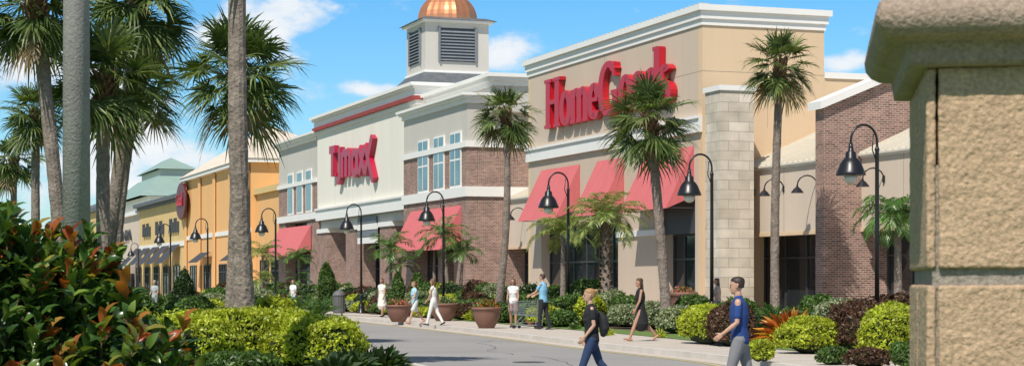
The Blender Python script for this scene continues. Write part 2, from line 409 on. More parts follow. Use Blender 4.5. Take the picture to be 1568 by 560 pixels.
for k in range(4): B.box('louver_panel_%d' % (k % 2), M_louver if k % 2 else M_white, XF+.05, XF+.19, yy-2.4, yy+2.4, 4.3+.45*k, 4.7+.45*k)
glazing(B, XF+3.2, y1, y2, .13, 6.3, 'c', 12)
xb = 31.7; a, b = 98.6, 111.2
B.box('bay_brick', M_brick, xb, xb+.6, a, b, 5.6, 9.1)
B.box('bay_grey', M_grey, xb+.02, xb+.6, a+.02, b-.0, 9.4, 11.5)
B.box('bay_band', M_white, xb-.12, xb+5.5, a-.12, b, 9.1, 9.42)
B.box('bay_band_low', M_white, xb-.12, xb+5.5, a-.12, b+.1, 6.4, 6.95)
B.box('bay_side_brick', M_brick, xb+.61, xb+6, a+.001, a+.5, 0, 9.1)
B.box('bay_side_grey', M_grey, xb+.61, xb+6, a+.03, a+.5, 9.42, 11.5)
B.box('bay_roof', M_grey, xb+.6, xb+5.9, a+.5, b-.1, 9.5, 11.4)
cornice(B, 'bay', M_white, xb, xb+5.6, a, b, [(11.5,11.75,.1),(11.75,11.9,.25),(11.9,12.05,.4)])
B.box('bay_upper', M_grey, 32.9, 44, 97.6, 110.3, 11.0, 12.4)
cornice(B, 'bayup', M_white, 32.9, 44, 97.6, 110.3, [(12.4,12.65,.1),(12.65,12.85,.28),(12.85,13.05,.45)])
for (p0, p1) in ((642,656),(666,680),(691,706)):
    ya, yb_ = yat(xb, p1), yat(xb, p0)
    B.box('bay_window_frames', M_white, xb-.06, xb+.05, ya-.12, yb_+.12, 6.96, 10.05)
    B.box('bay_window_glass', M_glass_sky, xb-.075, xb-.061, ya, yb_, 7.1, 9.95)
    B.box('bay_window_mull', M_white, xb-.085, xb-.0755, (ya+yb_)/2-.04, (ya+yb_)/2+.04, 7.1, 9.95)
    B.box('bay_window_mull2', M_white, xb-.084, xb-.0752, ya, yb_, 8.45, 8.55)
for (ya, yb_) in ((98.6,101.0),(103.2,104.0),(109,111.2)): B.box('bay_piers', M_brick, xb+.001, xb+1.2, ya, yb_, 0, 5.6)
glazing(B, xb+.9, 101, 109, .13, 5.6, 'bay', 5)
awning(B, xb, 1.3, 99.6, 109.6, 5.95, 3.5, 'r')
B.box('left_wing_low', M_brick, XF+.05, XF+1.4, 136.6, 139, 0, 6.5); B.box('left_wing_low', M_brick, XF+.05, XF+1.4, 147.5, 150, 0, 6.5)
B.box('left_wing_brick', M_brick, XF+.04, XF+3, 136.6, 150, 6.5, 9.1)
B.box('left_wing_grey', M_grey, XF+.06, XF+3, 136.6, 150, 9.4, 12.2)
B.box('left_wing_band', M_white, XF-.1, XF+3.1, 136.6, 150.1, 9.1, 9.4); B.box('left_wing_band2', M_white, XF-.1, XF+3.1, 136.61, 150.1, 6.4, 6.9)
cornice(B, 'lw', M_white, XF, XF+4, 136.7, 150, [(12.2,12.45,.1),(12.45,12.65,.3),(12.65,12.8,.45)])
for px in (445, 459, 473):
    yc = yat(XF, px); B.box('lw_windows_frame', M_white, XF-.04, XF+.039, yc-.95, yc+.95, 6.95, 10.2); B.box('lw_windows', M_glass_sky, XF-.05, XF-.041, yc-.8, yc+.8, 7.1, 10.05)
glazing(B, XF+.9, 139, 147.5, .13, 6.4, 'lw', 5)
awning(B, XF, 1.3, 138.5, 149.5, 6.0, 3.7, 'l')
shed(B, 34.0, 40, 90.31, 98.59, 6.25, .45, 3.65, 'gap')
for yy in (92.5, 95.5): gooseneck(B, 34.0, yy, 5.3, 'g')
# cupola
cx, cy = 36.9, 119.0; h = 2.15
def pyr(name, m, hx0, hx1, z0, z1):
    v = [(cx-hx0,cy-hx0,z0),(cx+hx0,cy-hx0,z0),(cx+hx0,cy+hx0,z0),(cx-hx0,cy+hx0,z0),(cx-hx1,cy-hx1,z1),(cx+hx1,cy-hx1,z1),(cx+hx1,cy+hx1,z1),(cx-hx1,cy+hx1,z1)]
    B.raw(name, m, v, [(0,3,2,1),(4,5,6,7),(0,1,5,4),(1,2,6,5),(2,3,7,6),(3,0,4,7)])
pyr('cupola_skirt', M_slate, 3.3, 3.1, 14.1, 14.3)
pyr('cupola_skirt2', M_slate, 3.1, 2.25, 14.3, 15.2)
B.box('cupola_base', M_grey, cx-3.0, cx+3.0, cy-3.0, cy+3.0, 12.4, 14.1)
B.box('cupola_body', M_grey, cx-h, cx+h, cy-h, cy+h, 15.2, 18.45)
B.box('cupola_sill', M_white, cx-h-.1, cx+h+.1, cy-h-.1, cy+h+.1, 15.15, 15.35)
for k in range(10):
    z = 16.0+.2*k
    B.raw('louvers', M_louver, [(cx-1.15,cy-h-.02,z+.17),(cx+1.15,cy-h-.02,z+.17),(cx+1.15,cy-h-.14,z),(cx-1.15,cy-h-.14,z)], [(0,1,2,3)])
    B.raw('louvers', M_louver, [(cx-h-.02,cy-1.15,z+.17),(cx-h-.02,cy+1.15,z+.17),(cx-h-.14,cy+1.15,z),(cx-h-.14,cy-1.15,z)], [(0,1,2,3)])
B.box('louver_back', M_dark, cx-1.2, cx+1.2, cy-h-.012, cy-h-.004, 15.95, 18.1)
B.box('louver_back2', M_dark, cx-h-.012, cx-h-.004, cy-1.2, cy+1.2, 15.95, 18.1)
for d in (-1.28, 1.16):
    B.box('louver_frame', M_louver, cx+d, cx+d+.12, cy-h-.16, cy-h-.013, 15.9, 18.15); B.box('louver_frame', M_louver, cx-h-.16, cx-h-.013, cy+d, cy+d+.12, 15.9, 18.15)
B.box('cupola_eave', M_white, cx-h-.25, cx+h+.25, cy-h-.25, cy+h+.25, 18.45, 18.6)
pyr('cupola_roof', M_slate, 2.6, 2.0, 18.6, 18.82)
dm = B.part('copper_dome', M_copper)
N_ = 48; rings = []
for k in range(11):
    a_ = math.pi/2*k/10.4; r = 1.95*math.cos(a_); z = 18.8+1.9*math.sin(a_)
    rings.append([((r*(1+.035*max(0, math.cos(12*2*math.pi*i/N_))**4))*math.cos(2*math.pi*i/N_)+cx-B.o[0], (r*(1+.035*max(0, math.cos(12*2*math.pi*i/N_))**4))*math.sin(2*math.pi*i/N_)+cy-B.o[1], z) for i in range(N_)])
dm.loft(rings)
B.done()

# ---------------------------------------------------------------- far stores
B = Bld('orange_retail_store', (XF, 175))
B.box('walls', M_orange, XF, 42, 161, 195, 0, 12.0)
cornice(B, 't', M_white, XF, 42, 161, 195, [(12.0,12.35,.5)])
B.raw('hip_roof', mat('tan_roof', (.66,.57,.46), .7), [(XF-.6,160.4,12.35),(42.6,160.4,12.35),(42.6,195.6,12.35),(XF-.6,195.6,12.35),(37.2,176,16.4),(37.2,180,16.4)], [(0,1,4),(1,2,5,4),(2,3,5),(3,0,4,5)])
B.box('low_wing', M_orange, XF+.5, 50, 150.2, 160.9, 0, 9.2); cornice(B, 'lw', M_ochre, XF+.5, 50, 150.3, 160.8, [(9.2,9.7,.3)])
B.box('band', M_white, XF-.1, XF-.001, 161, 195, 6.0, 6.4)
for yy in (161.8, 170, 178, 186, 194.2): B.box('pilasters', M_orange, XF-.2, XF-.101, yy-.5, yy+.5, 0, 11.9)
for yy in (165.5, 174, 182, 190): glazing(B, XF-.05, yy-1.8, yy+1.8, .13, 3.4, 'w%d' % yy, 3)
for yy in (153, 157.5): glazing(B, XF+.4, yy-1.6, yy+1.6, .13, 3.6, 'lw%d' % yy, 2)
for (ya, yb_) in ((163, 168), (179.5, 185)):
    B.raw('canopies', M_dark, [(XF-.21,ya,4.6),(XF-.21,yb_,4.6),(XF-1.5,yb_,3.6),(XF-1.5,ya,3.6)], [(0,1,2,3)])
B.done()
B = Bld('ochre_retail_store', (XF, 210))
B.box('walls', M_ochre, XF, 50, 195.7, 228, 0, 10.2)
cornice(B, 't', M_slate, XF, 50, 195.8, 228, [(10.2,10.5,.3),(10.5,10.9,.7)])
B.box('band', M_white, XF-.12, XF-.001, 195.8, 228, 5.5, 6.0)
for yy in np.arange(198, 227, 7.0):
    B.raw('awning_slopes', M_dark, [(XF-.01,yy,5.8),(XF-.01,yy+5.2,5.8),(XF-2.0,yy+5.2,3.7),(XF-2.0,yy,3.7)], [(0,1,2,3)])
    glazing(B, XF-.1, yy+.2, yy+4, .13, 3.5, 's%d' % yy, 2)
for yy in (199, 209, 219):
    for q in range(4): B.box('sign_letters', M_dark, XF-.2, XF-.002, yy+q*1.5, yy+q*1.5+1.05, 7.0, 7.0+(1.5 if q % 2 else 1.1))
B.done()
B = Bld('green_roof_tower', (38, 245))
gx = 38.4
B.box('walls', M_cream, gx-4.6, gx+4.6, 232, 262, 0, 12.2)
B.raw('roof', M_green, [(gx-5.6,231,12.2),(gx+5.6,231,12.2),(gx+5.6,263,12.2),(gx-5.6,263,12.2),(gx-2.4,238,15.0),(gx+2.4,238,15.0),(gx+2.4,256,15.0),(gx-2.4,256,15.0)], [(0,1,5,4),(1,2,6,5),(2,3,7,6),(3,0,4,7),(4,5,6,7)])
B.box('lantern', M_cream, gx-2, gx+2, 239, 255, 15.0, 15.9)
B.raw('lantern_roof', M_green, [(gx-2.6,238,15.9),(gx+2.6,238,15.9),(gx+2.6,256,15.9),(gx-2.6,256,15.9),(gx,243,17.6),(gx,251,17.6)], [(0,1,4),(1,2,5,4),(2,3,5),(3,0,4,5)])
B.done()
B = Bld('beige_retail_store', (XF, 280))
B.box('walls', M_beige, XF, 50, 228.2, 262, 0, 9.8); cornice(B, 't', M_white, XF, 50, 228.3, 262, [(9.8,10.3,.4)])
B.box('walls2', M_ochre, XF-.5, 50, 262.5, 330, 0, 11.5); cornice(B, 't2', M_slate, XF-.5, 50, 262.5, 330, [(11.5,12.0,.5)])
B.raw('roof2', M_slate, [(XF-1,262,12.0),(51,262,12.0),(51,331,12.0),(XF-1,331,12.0),(40,275,15.5),(40,318,15.5)], [(0,1,4),(1,2,5,4),(2,3,5),(3,0,4,5)])
for yy in np.arange(232, 325, 7.0): glazing(B, XF-.6, yy, yy+4, .13, 3.8, 'q%d' % yy, 3)
B.done()

# ---------------------------------------------------------------- signs
def stroke(mb, pts, a, b, fn, dep, k):
    P2 = [np.array(p, float) for p in pts]; Ls = []; Rs = []
    closed = np.linalg.norm(P2[0]-P2[-1]) < 1e-6
    n = len(P2)
    for i in range(n):
        if closed: t = P2[(i+1) % n if i < n-1 else 1] - P2[i-1 if i > 0 else n-2]
        else: t = P2[min(n-1, i+1)] - P2[max(0, i-1)]
        t = t/np.linalg.norm(t); nx, ny = -t[1], t[0]; q = math.sqrt(a*a*nx*nx+b*b*ny*ny)
        off = np.array((a*a*nx, b*b*ny))/q; Ls.append(P2[i]+off); Rs.append(P2[i]-off)
    vs = []
    for i in range(n):
        for (q, d) in ((Ls[i], dep+k*.003), (Rs[i], dep+k*.003), (Rs[i], 0.03), (Ls[i], 0.03)): vs.append(fn(q[0], q[1], d))
    fs = []
    for i in range(n-1):
        o = i*4
        fs += [(o, o+1, o+5, o+4), (o+1, o+2, o+6, o+5), (o+2, o+3, o+7, o+6), (o+3, o, o+4, o+7)]
    fs += [(0, 3, 2, 1), (4*n-4, 4*n-3, 4*n-2, 4*n-1)]
    mb.add(vs, fs)
def arc(cx, cy, rx, ry, a0, a1, n=18):
    return [(cx+rx*math.cos(math.radians(a0+(a1-a0)*i/n)), cy+ry*math.sin(math.radians(a0+(a1-a0)*i/n))) for i in range(n+1)]
def make_sign(name, X, Y0, z0, su, sv, glyphs, a, b, dep, m, adv):
    mb = MB(); u = 0; k = 0
    e = (X, Y0, z0)
    for g, w in glyphs:
        for st in g:
            fn = lambda x, y, d, u=u: (-d, -(x+u)*su, y*sv)
            aa, bb = a, b
            if isinstance(st, tuple): st, aa, bb = st
            stroke(mb, st, aa, bb, fn, dep, k % 7); k += 1
        u += w+adv
    return mb.build(name, m, loc=e)
def ser(x, y, w=.15): return ([(x-w, y), (x+w, y)], .02, .035)
gH = ([[(.17,0),(.17,1)], [(.63,0),(.63,1)], ([(.17,.52),(.63,.52)],.03,.045), ser(.17,.03,.17), ser(.63,.03,.17), ser(.17,.97,.17), ser(.63,.97,.17)], .8)
go = ([arc(.27,.33,.19,.3,0,360,24)], .54)
gm = ([[(.12,0),(.12,.64)], arc(.27,.42,.15,.2,170,0,8)+[(.42,0)], arc(.57,.42,.15,.2,170,0,8)+[(.72,0)], ser(.12,.02,.12), ser(.42,.02,.12), ser(.72,.02,.12), ser(.08,.62,.08)], .84)
ge = ([arc(.27,.33,.18,.3,10,320,20), ([(.1,.36),(.45,.36)],.03,.04)], .52)
gG = ([arc(.42,.5,.33,.47,45,325,22), [(.72,.05),(.72,.42)], ser(.70,.42,.15), ([(.66,.98),(.67,.72)],.04,.04)], .9)
gd = ([arc(.27,.33,.18,.3,0,360,24), [(.5,0),(.5,1.02)], ser(.56,.02,.09), ser(.44,1.0,.09)], .62)
gs = ([arc(.2,.48,.13,.15,30,250,10)+arc(.21,.17,.14,.15,80,-150,10)], .42)
make_sign('red_store_sign', XF, 87.1, 9.2, 2.72, 2.35, [gH, go, gm, ge, gG, go, go, gd, gs], .105, .06, .32, M_redd, -.02)
tT = ([[(0,.98),(.50,.98)], [(.27,.98),(.27,.1)]], .54)
tJ = ([([(.0,.14),(.05,.14)],.05,.06), [(.38,1.0),(.38,.1)]+arc(.24,.08,.14,.16,0,-130,8)], .56)
tm = ([[(.05,0),(.05,.8)], arc(.22,.58,.17,.20,180,0,8)+[(.39,0)], arc(.56,.58,.17,.20,180,0,8)+[(.73,0)]], .84)
ta = ([arc(.25,.38,.20,.34,0,360,20), [(.48,.0),(.48,.76)]], .60)
tx = ([[(.02,.0),(.50,.8)], [(.04,.82),(.5,.0)]], .50)
tx2 = ([[(.0,-.05),(.56,1.05)], [(.02,.84),(.64,-.28)]], .6)
make_sign('crimson_store_sign', XF, 131.4, 8.95, 3.2, 2.15, [tT, tJ, tm, ta, tx, tx2], .10, .125, .35, M_crim, .01)
mb = MB(); mb.lathe((0,0,0), [(.05,-.1),(1.7,-.1),(1.75,0),(1.7,.1),(.05,.1)], 24)
es = empty('oval_store_sign', (XF-.55, yat(XF, 286), 10.0))
o = mb.build('board', mat('sign_maroon', (.12,.01,.01), .4), es); o.rotation_euler = (0, math.radians(90), 0); o.scale = (1.1, 1.7, 1)
o = make_sign('letters', -.12, 2.2, -.5, 1.6, 1.3, [gG, go, go, gd], .06, .04, .1, M_redd, -.1); o.parent = es
txt = bpy.data.curves.new('t', 'FONT'); txt.body = 'CALEDONIA'; txt.size = 1.9; txt.extrude = .05; txt.offset = .02
to = bpy.data.objects.new('t', txt); COL.objects.link(to)
bpy.context.view_layer.update()
me = bpy.data.meshes.new_from_object(to.evaluated_get(bpy.context.evaluated_depsgraph_get())); bpy.data.objects.remove(to)
me.materials.clear(); me.materials.append(M_dark)
so = obj('store_name_sign', me, (XF-.15, 262, 6.9)); so.rotation_euler = (math.radians(90), 0, math.radians(-90)); so.scale = (2.6, 1, 1)

# ---------------------------------------------------------------- street lamps
def lamp_mesh():
    mb = MB()
    mb.lathe((0,0,0), [(.19,0),(.19,.05),(.15,.08),(.14,.35),(.11,.42),(.075,.5),(.07,.9),(.062,1.0)], 16)
    mb.lathe((0,0,.95), [(.062,0),(.055,2.0),(.05,3.95),(.065,4.0),(.03,4.1)], 12)
    pts = [(0,0,4.8)] + [(-.38+.38*math.cos(a), 0, 5.15+.42*math.sin(a)) for a in np.linspace(0, math.pi, 14)] + [(-.76,0,5.0)]
    mb.tube(pts, .032, 8, ref=(0,1,0))
    mb.tube([(0,0,4.6),(-.14,0,4.95),(-.1,0,5.35)], .015, 6, ref=(0,1,0))
    mb.lathe((-.76,0,4.28), [(.05,.82),(.06,.72),(.075,.62),(.13,.58),(.14,.45),(.20,.40),(.27,.30),(.36,.08),(.38,.02),(.37,.0),(.2,.02)], 20)
    mb.lathe((-.76,0,4.06), [(.05,0),(.13,.04),(.17,.12),(.17,.22)], 14, 1)
    me_o = mb.build('street_lamp', [M_black, M_bulb], smooth=False)
    for p in me_o.data.polygons: p.use_smooth = len(p.vertices) == 4
    return me_o
l0 = lamp_mesh(); LM = l0.data; bpy.data.objects.remove(l0)
for px, s in ((870,42),(1090,49),(1343,60.2),(679,34.7),(553,29.9),(422,28.3),(318,24.4),(261,22.3),(180,17),(212,15)):
    x, y = P(px, s); obj('street_lamp', LM, (x, y, .12), rz=random.uniform(-.05, .05))
mb = MB(); mb.tube([(0,0,0),(0,0,7),(0,0,14)], [.21,.185,.15], 20)
mb.lathe((0,0,0), [(.4,0),(.4,.6),(.36,.66)], 24)
mb.tube([(0,0,13.7),(-.6,0,14.0),(-1.3,0,14.0)], .05, 8, ref=(0,1,0)); mb.box(-1.9,-1.2,-.18,.18,13.92,14.1)
x, y = P(117, 105); o = mb.build('concrete_light_pole', mat('pole_concrete', (.25,.24,.225), .9, .14, 1.5, .6, 25, fine=.14, fscale=22), smooth=False, loc=(x, y, .1))
for p in o.data.polygons: p.use_smooth = True

# ---------------------------------------------------------------- plants
M_bark = mat('palm_bark', (.21,.17,.14), .95, .35, 3, 1.0, 12, fine=.28, fscale=16)
M_boot = mat('palm_boots', (.17,.10,.055), .95, .35, 5, .9, 20)
M_palm = leafmat('palm_leaf', [(.035,.065,.02),(.07,.115,.03),(.12,.165,.045),(.20,.24,.08)], .40, .25)
M_dead = leafmat('palm_dead', [(.22,.15,.07),(.30,.22,.12)], .8, .2)
M_feather = leafmat('feather_leaf', [(.09,.15,.035),(.18,.25,.06),(.32,.34,.10),(.13,.20,.05)], .4, .3)
M_cycad = leafmat('cycad_leaf', [(.04,.10,.018),(.08,.17,.03),(.14,.25,.055)], .35, .25)
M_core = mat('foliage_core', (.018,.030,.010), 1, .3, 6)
M_hg = leafmat('hedge_green', [(.04,.08,.018),(.08,.145,.028),(.12,.21,.04),(.055,.11,.022)], .5, .25)
M_hy = leafmat('hedge_lime', [(.24,.30,.02),(.38,.43,.03),(.50,.53,.05),(.28,.36,.02)], .5, .3)
M_hr = leafmat('hedge_burgundy', [(.06,.025,.02),(.11,.045,.03),(.08,.065,.025),(.16,.065,.04)], .5, .2)
M_hv = leafmat('hedge_variegated', [(.13,.18,.07),(.27,.31,.16),(.40,.42,.27),(.09,.15,.05)], .5, .25)
M_hd = leafmat('hedge_dark', [(.018,.040,.014),(.04,.075,.022),(.06,.10,.03)], .4, .2)
M_croton = leafmat('croton_leaf', [(.40,.05,.01),(.60,.16,.02),(.65,.36,.04),(.24,.035,.01),(.55,.12,.02),(.16,.18,.02)], .35, .3)
M_flower = leafmat('flower_petals', [(.6,.03,.05),(.7,.25,.3),(.45,.02,.03),(.6,.45,.1)], .5, .3)
M_fg = leafmat('photinia_leaf', [(.018,.045,.012),(.04,.09,.02),(.07,.15,.028),(.025,.06,.015),(.16,.24,.04),(.05,.11,.02)], .25, .25)
M_fgr = leafmat('photinia_new_leaf', [(.36,.06,.02),(.42,.17,.035),(.24,.035,.02),(.30,.26,.05),(.18,.22,.035)], .28, .35)

def nrm(a): return a/(np.linalg.norm(a, axis=-1, keepdims=True)+1e-9)
def leaf_quads(C, D, Nn, L, W):
    D = nrm(D); S = nrm(np.cross(D, Nn)); U = np.cross(S, D)
    L = L[:, None]; W = W[:, None]
    V = np.stack([C-D*L*.5, C+S*W*.5+U*W*.15, C+D*L*.5-U*L*.08, C-S*W*.5+U*W*.15], 1).reshape(-1, 3)
    Q = np.arange(len(C)*4).reshape(-1, 4)
    return V, Q
def sphere_dirs(n, r):
    d = r.normal(size=(n, 3)); return nrm(d)
def lumps(D, r, k=6, amp=.08):
    out = np.zeros(len(D))
    for i in range(k):
        w = r.normal(size=3)*(2.0+i*1.5); out += np.sin(D@w + r.uniform(0, 6.28))*amp/(1+i*.3)
    return out
UV_CACHE = {}
def core_mesh(nu=18, nv=10):
    if (nu, nv) in UV_CACHE: return UV_CACHE[(nu, nv)]
    V = []; Q = []
    for j in range(nv+1):
        t = math.pi*(j+.02)/(nv+.04)
        for i in range(nu): V.append((math.sin(t)*math.cos(2*math.pi*i/nu), math.sin(t)*math.sin(2*math.pi*i/nu), math.cos(t)))
    for j in range(nv):
        for i in range(nu): Q.append((j*nu+i, (j+1)*nu+i, (j+1)*nu+(i+1) % nu, j*nu+(i+1) % nu))
    UV_CACHE[(nu, nv)] = (np.array(V), np.array(Q)); return UV_CACHE[(nu, nv)]
def hedge_mesh(w, d, h, leaf, m, seed, p=2.4, dens=1.0, long=1.6):
    r = np.random.default_rng(seed)
    area = 2*(w*h+d*h)+w*d
    n = int(min(14000, max(500, dens*area*1.9/(leaf*leaf*.8))))
    D = sphere_dirs(n, r); D[:, 2] = np.where(D[:, 2] < -.55, -D[:, 2], D[:, 2])
    sp = lambda Dm: 1/(np.abs(Dm[:, 0])**p+np.abs(Dm[:, 1])**p+np.abs(Dm[:, 2])**p)**(1/p)
    seedw = r.integers(1e6)
    rad = sp(D)*(1+lumps(D, np.random.default_rng(seedw), 8, .065))
    stray = np.where(r.random(n) < .08, r.uniform(0, .13, n), 0)
    rad2 = rad*(1-np.abs(r.normal(0, .07, n))+.03+stray)
    sc = np.array((w/2, d/2, h/2))
    C = D*rad2[:, None]*sc+np.array((0, 0, h/2)); C[:, 2] = np.maximum(C[:, 2], .02)
    out = nrm(D/sc)
    dirs = nrm(out*.6+r.normal(size=(n, 3))*.7+np.array((0, 0, .3)))
    nn = nrm(out+r.normal(size=(n, 3))*.7)
    L = leaf*long*r.uniform(.7, 1.3, n); W = leaf*r.uniform(.6, 1.0, n)
    V, Q = leaf_quads(C, dirs, nn, L, W)
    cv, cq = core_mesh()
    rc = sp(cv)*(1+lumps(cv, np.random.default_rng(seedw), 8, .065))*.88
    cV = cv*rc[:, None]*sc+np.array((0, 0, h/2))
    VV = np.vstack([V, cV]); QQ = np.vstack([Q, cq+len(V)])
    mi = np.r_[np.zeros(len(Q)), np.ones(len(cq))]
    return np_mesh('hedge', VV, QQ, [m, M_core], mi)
_hs = [100]
def hedge(name, px, s, w, d, h, m, leaf=.07, rz=0, p=2.4, dens=1.0, long=1.6, z=.12, xy=None):
    _hs[0] += 1
    x, y = xy if xy else P(px, s)
    return obj(name, hedge_mesh(w, d, h, leaf, m, _hs[0], p, dens, long), (x, y, z), rz)

def fan_frond(o, az, el, pet, R, ns, r):
    d = np.array((math.cos(el)*math.cos(az), math.cos(el)*math.sin(az), math.sin(el))); side = np.array((-math.sin(az), math.cos(az), 0.)); nn = np.cross(d, side)
    ro = r.normal(0, .35); side, nn = side*math.cos(ro)+nn*math.sin(ro), nn*math.cos(ro)-side*math.sin(ro)
    down = np.array((0, 0, -1.))
    hub = o+d*pet+down*.14*pet*pet
    bend = r.uniform(.15, .55); d2 = nrm(d+down*bend*abs(math.cos(el)))
    nn = nrm(np.cross(d2, side)); side = np.cross(nn, d2)
    ph = np.linspace(-2.3, 2.3, ns)+r.normal(0, .03, ns)
    c, s_ = np.cos(ph)[:, None], np.sin(ph)[:, None]
    ds = nrm(c*d2+s_*side+nn*(.22*np.abs(s_)))
    perp = nrm(-s_*d2+c*side+nn*r.normal(0, .25, (ns, 1)))
    L = (R*(.72+.28*np.cos(ph))*r.uniform(.85, 1.12, ns))[:, None]
    dr = r.uniform(.1, .5, (ns, 1))
    P0 = hub+ds*.02; P1 = hub+ds*L*.4+down*L*.01; P2 = hub+ds*L*.75+down*L*.25*dr; P3 = hub+ds*L*.97+down*L*dr*.75
    wmid = R*2.0*4.6/ns/4*.42
    ws = [wmid*.25, wmid, wmid*.62, wmid*.06]
    V = np.stack([P0-perp*ws[0], P0+perp*ws[0], P1-perp*ws[1], P1+perp*ws[1], P2-perp*ws[2], P2+perp*ws[2], P3-perp*ws[3], P3+perp*ws[3]], 1).reshape(-1, 3)
    b = (np.arange(ns)*8)[:, None]
    Q = np.vstack([b+np.array((0, 1, 3, 2)), b+np.array((2, 3, 5, 4)), b+np.array((4, 5, 7, 6))])
    k = len(V); w = .016
    pm = o+d*pet*.5+down*.03*pet
    pv = np.array([o-side*w*1.4, o+side*w*1.4, pm+side*w, pm-side*w, hub+side*w*.6, hub-side*w*.6])
    return np.vstack([V, pv]), np.vstack([Q, [[k, k+1, k+2, k+3], [k+3, k+2, k+4, k+5]]])
def sabal(px, s, ytop, pxtop, tr=.17, cr=1.7, nf=36, seed=1, ns=26, z0=.12, boots=1.3):
    r = np.random.default_rng(seed)
    x, y = P(px, s); x2, y2 = P(pxtop, s); h = EYE+(HY-ytop)/s-z0
    top = np.array((x2-x, y2-y, h-.15))
    mb = MB(); pts = []; rad = []
    n = 44; sw = r.normal(0, .10, 2)
    for i in range(n+1):
        t = i/n; q = t*t*.5+t*.5
        pts.append((top[0]*q+sw[0]*math.sin(math.pi*t), top[1]*q+sw[1]*math.sin(math.pi*t), top[2]*t))
        rad.append(tr*(1.22-.28*min(1, t*6) + (0.02 if i % 2 else 0) - .14*t)*r.uniform(.96, 1.04))
    mb.tube(pts, rad, 12)
    nb = int(26*boots/1.0)
    for i in range(nb*3):
        t = i/(nb*3); zz = h-.1-boots*(1-t); a = i*2.4
        f = (zz)/top[2]; q = f*f*.5+f*.5
        c = np.array((top[0]*q+sw[0]*math.sin(math.pi*min(1, f)), top[1]*q+sw[1]*math.sin(math.pi*min(1, f)), zz))
        u = np.array((math.cos(a), math.sin(a), 0)); w = np.array((-math.sin(a), math.cos(a), 0))
        rr = tr*.9; ex = tr*(.55+.45*t)*r.uniform(.6, 1.3)
        b0 = c+u*rr*.7; tip = c+u*(rr+ex)+np.array((0, 0, .20+.1*t))
        mb.add([b0-w*.07-np.array((0, 0, .08)), b0+w*.07-np.array((0, 0, .08)), b0+np.array((0, 0, .12)), tip+w*.03, tip-w*.03], [(0, 1, 3, 4), (1, 2, 3), (2, 0, 4, 3)], 1)
    k = len(mb.v)
    org = top+np.array((0, 0, .12))
    VV = []; QQ = []; MM = []; kk = 0
    for i in range(nf):
        t = (i+.5)/nf
        el = math.radians(82-140*t**.85+r.normal(0, 7)); az = i*2.39996+r.normal(0, .2)
        R = cr*.56*r.uniform(.82, 1.14); pet = cr*.5*r.uniform(.75, 1.15)*(1 if t > .15 else .8)
        v, q = fan_frond(org+np.array((0, 0, -.35*t)), az, el, pet, R, ns, r)
        VV.append(v); QQ.append(q+kk); kk += len(v); MM += [2 if (t < .93 or r.random() < .5) else 3]*len(q)
    VV = np.vstack(VV); QQ = np.vstack(QQ)
    me = bpy.data.meshes.new('palm_tree')
    me.from_pydata(mb.v+[tuple(p) for p in VV.tolist()], [], list(mb.f)+[tuple(i+k for i in q) for q in QQ.tolist()])
    for m in (M_bark, M_boot, M_palm, M_dead): me.materials.append(m)
    me.polygons.foreach_set('material_index', list(mb.mi)+MM); me.update()
    return obj('palm_tree', me, (x, y, z0))
def feather_fronds(org, nf, L, nl, ll, el_hi, el_lo, droop, r, lw=.035, stiff=0.0):
    VV = []; QQ = []; k = 0
    for i in range(nf):
        t0 = (i+.5)/nf; el = math.radians(el_hi+(el_lo-el_hi)*t0+r.normal(0, 5)); az = i*2.39996+r.normal(0, .2)
        Lf = L*r.uniform(.8, 1.1); dl = Lf/nl; p = np.array(org, float); side = np.array((-math.sin(az), math.cos(az), 0.))
        pts = [p.copy()]; tans = []
        for j in range(nl):
            e = el-math.radians(droop)*((j/nl)**1.4)
            t = np.array((math.cos(e)*math.cos(az), math.cos(e)*math.sin(az), math.sin(e))); tans.append(t); p = p+t*dl; pts.append(p.copy())
        pts = np.array(pts); tans = np.array(tans)
        w = .012
        for j in range(0, nl-1, 2):
            a, b = pts[j], pts[min(nl, j+2)]
            VV.append(np.array([a-side*w, a+side*w, b+side*w*.8, b-side*w*.8])); QQ.append(np.array([[0,1,2,3]])+k); k += 4
        js = np.arange(int(nl*.12), nl); tt = js/nl
        ln = ll*np.sin(np.pi*(.12+.80*tt))**.7*r.uniform(.85, 1.1, len(js))
        up = np.cross(tans[js], side)
        for sg in (-1, 1):
            D = nrm(tans[js]*.75+sg*side*.9+up*(.25+stiff)+np.array((0, 0, -.25*(1-stiff)))+r.normal(0, .09, (len(js), 3)))
            S = nrm(np.cross(D, up)+r.normal(0, .3, (len(js), 3)))
            A = pts[js]; Mi = A+D*(ln*.5)[:, None]+np.array((0, 0, .0)); E = A+D*ln[:, None]+np.array((0, 0, -1))*(ln*.28*(1-stiff))[:, None]
            V = np.stack([A, Mi+S*lw*.5, E, Mi-S*lw*.5], 1).reshape(-1, 3)
            VV.append(V); QQ.append(np.arange(len(V)).reshape(-1, 4)+k); k += len(V)
    return np.vstack(VV), np.vstack(QQ)
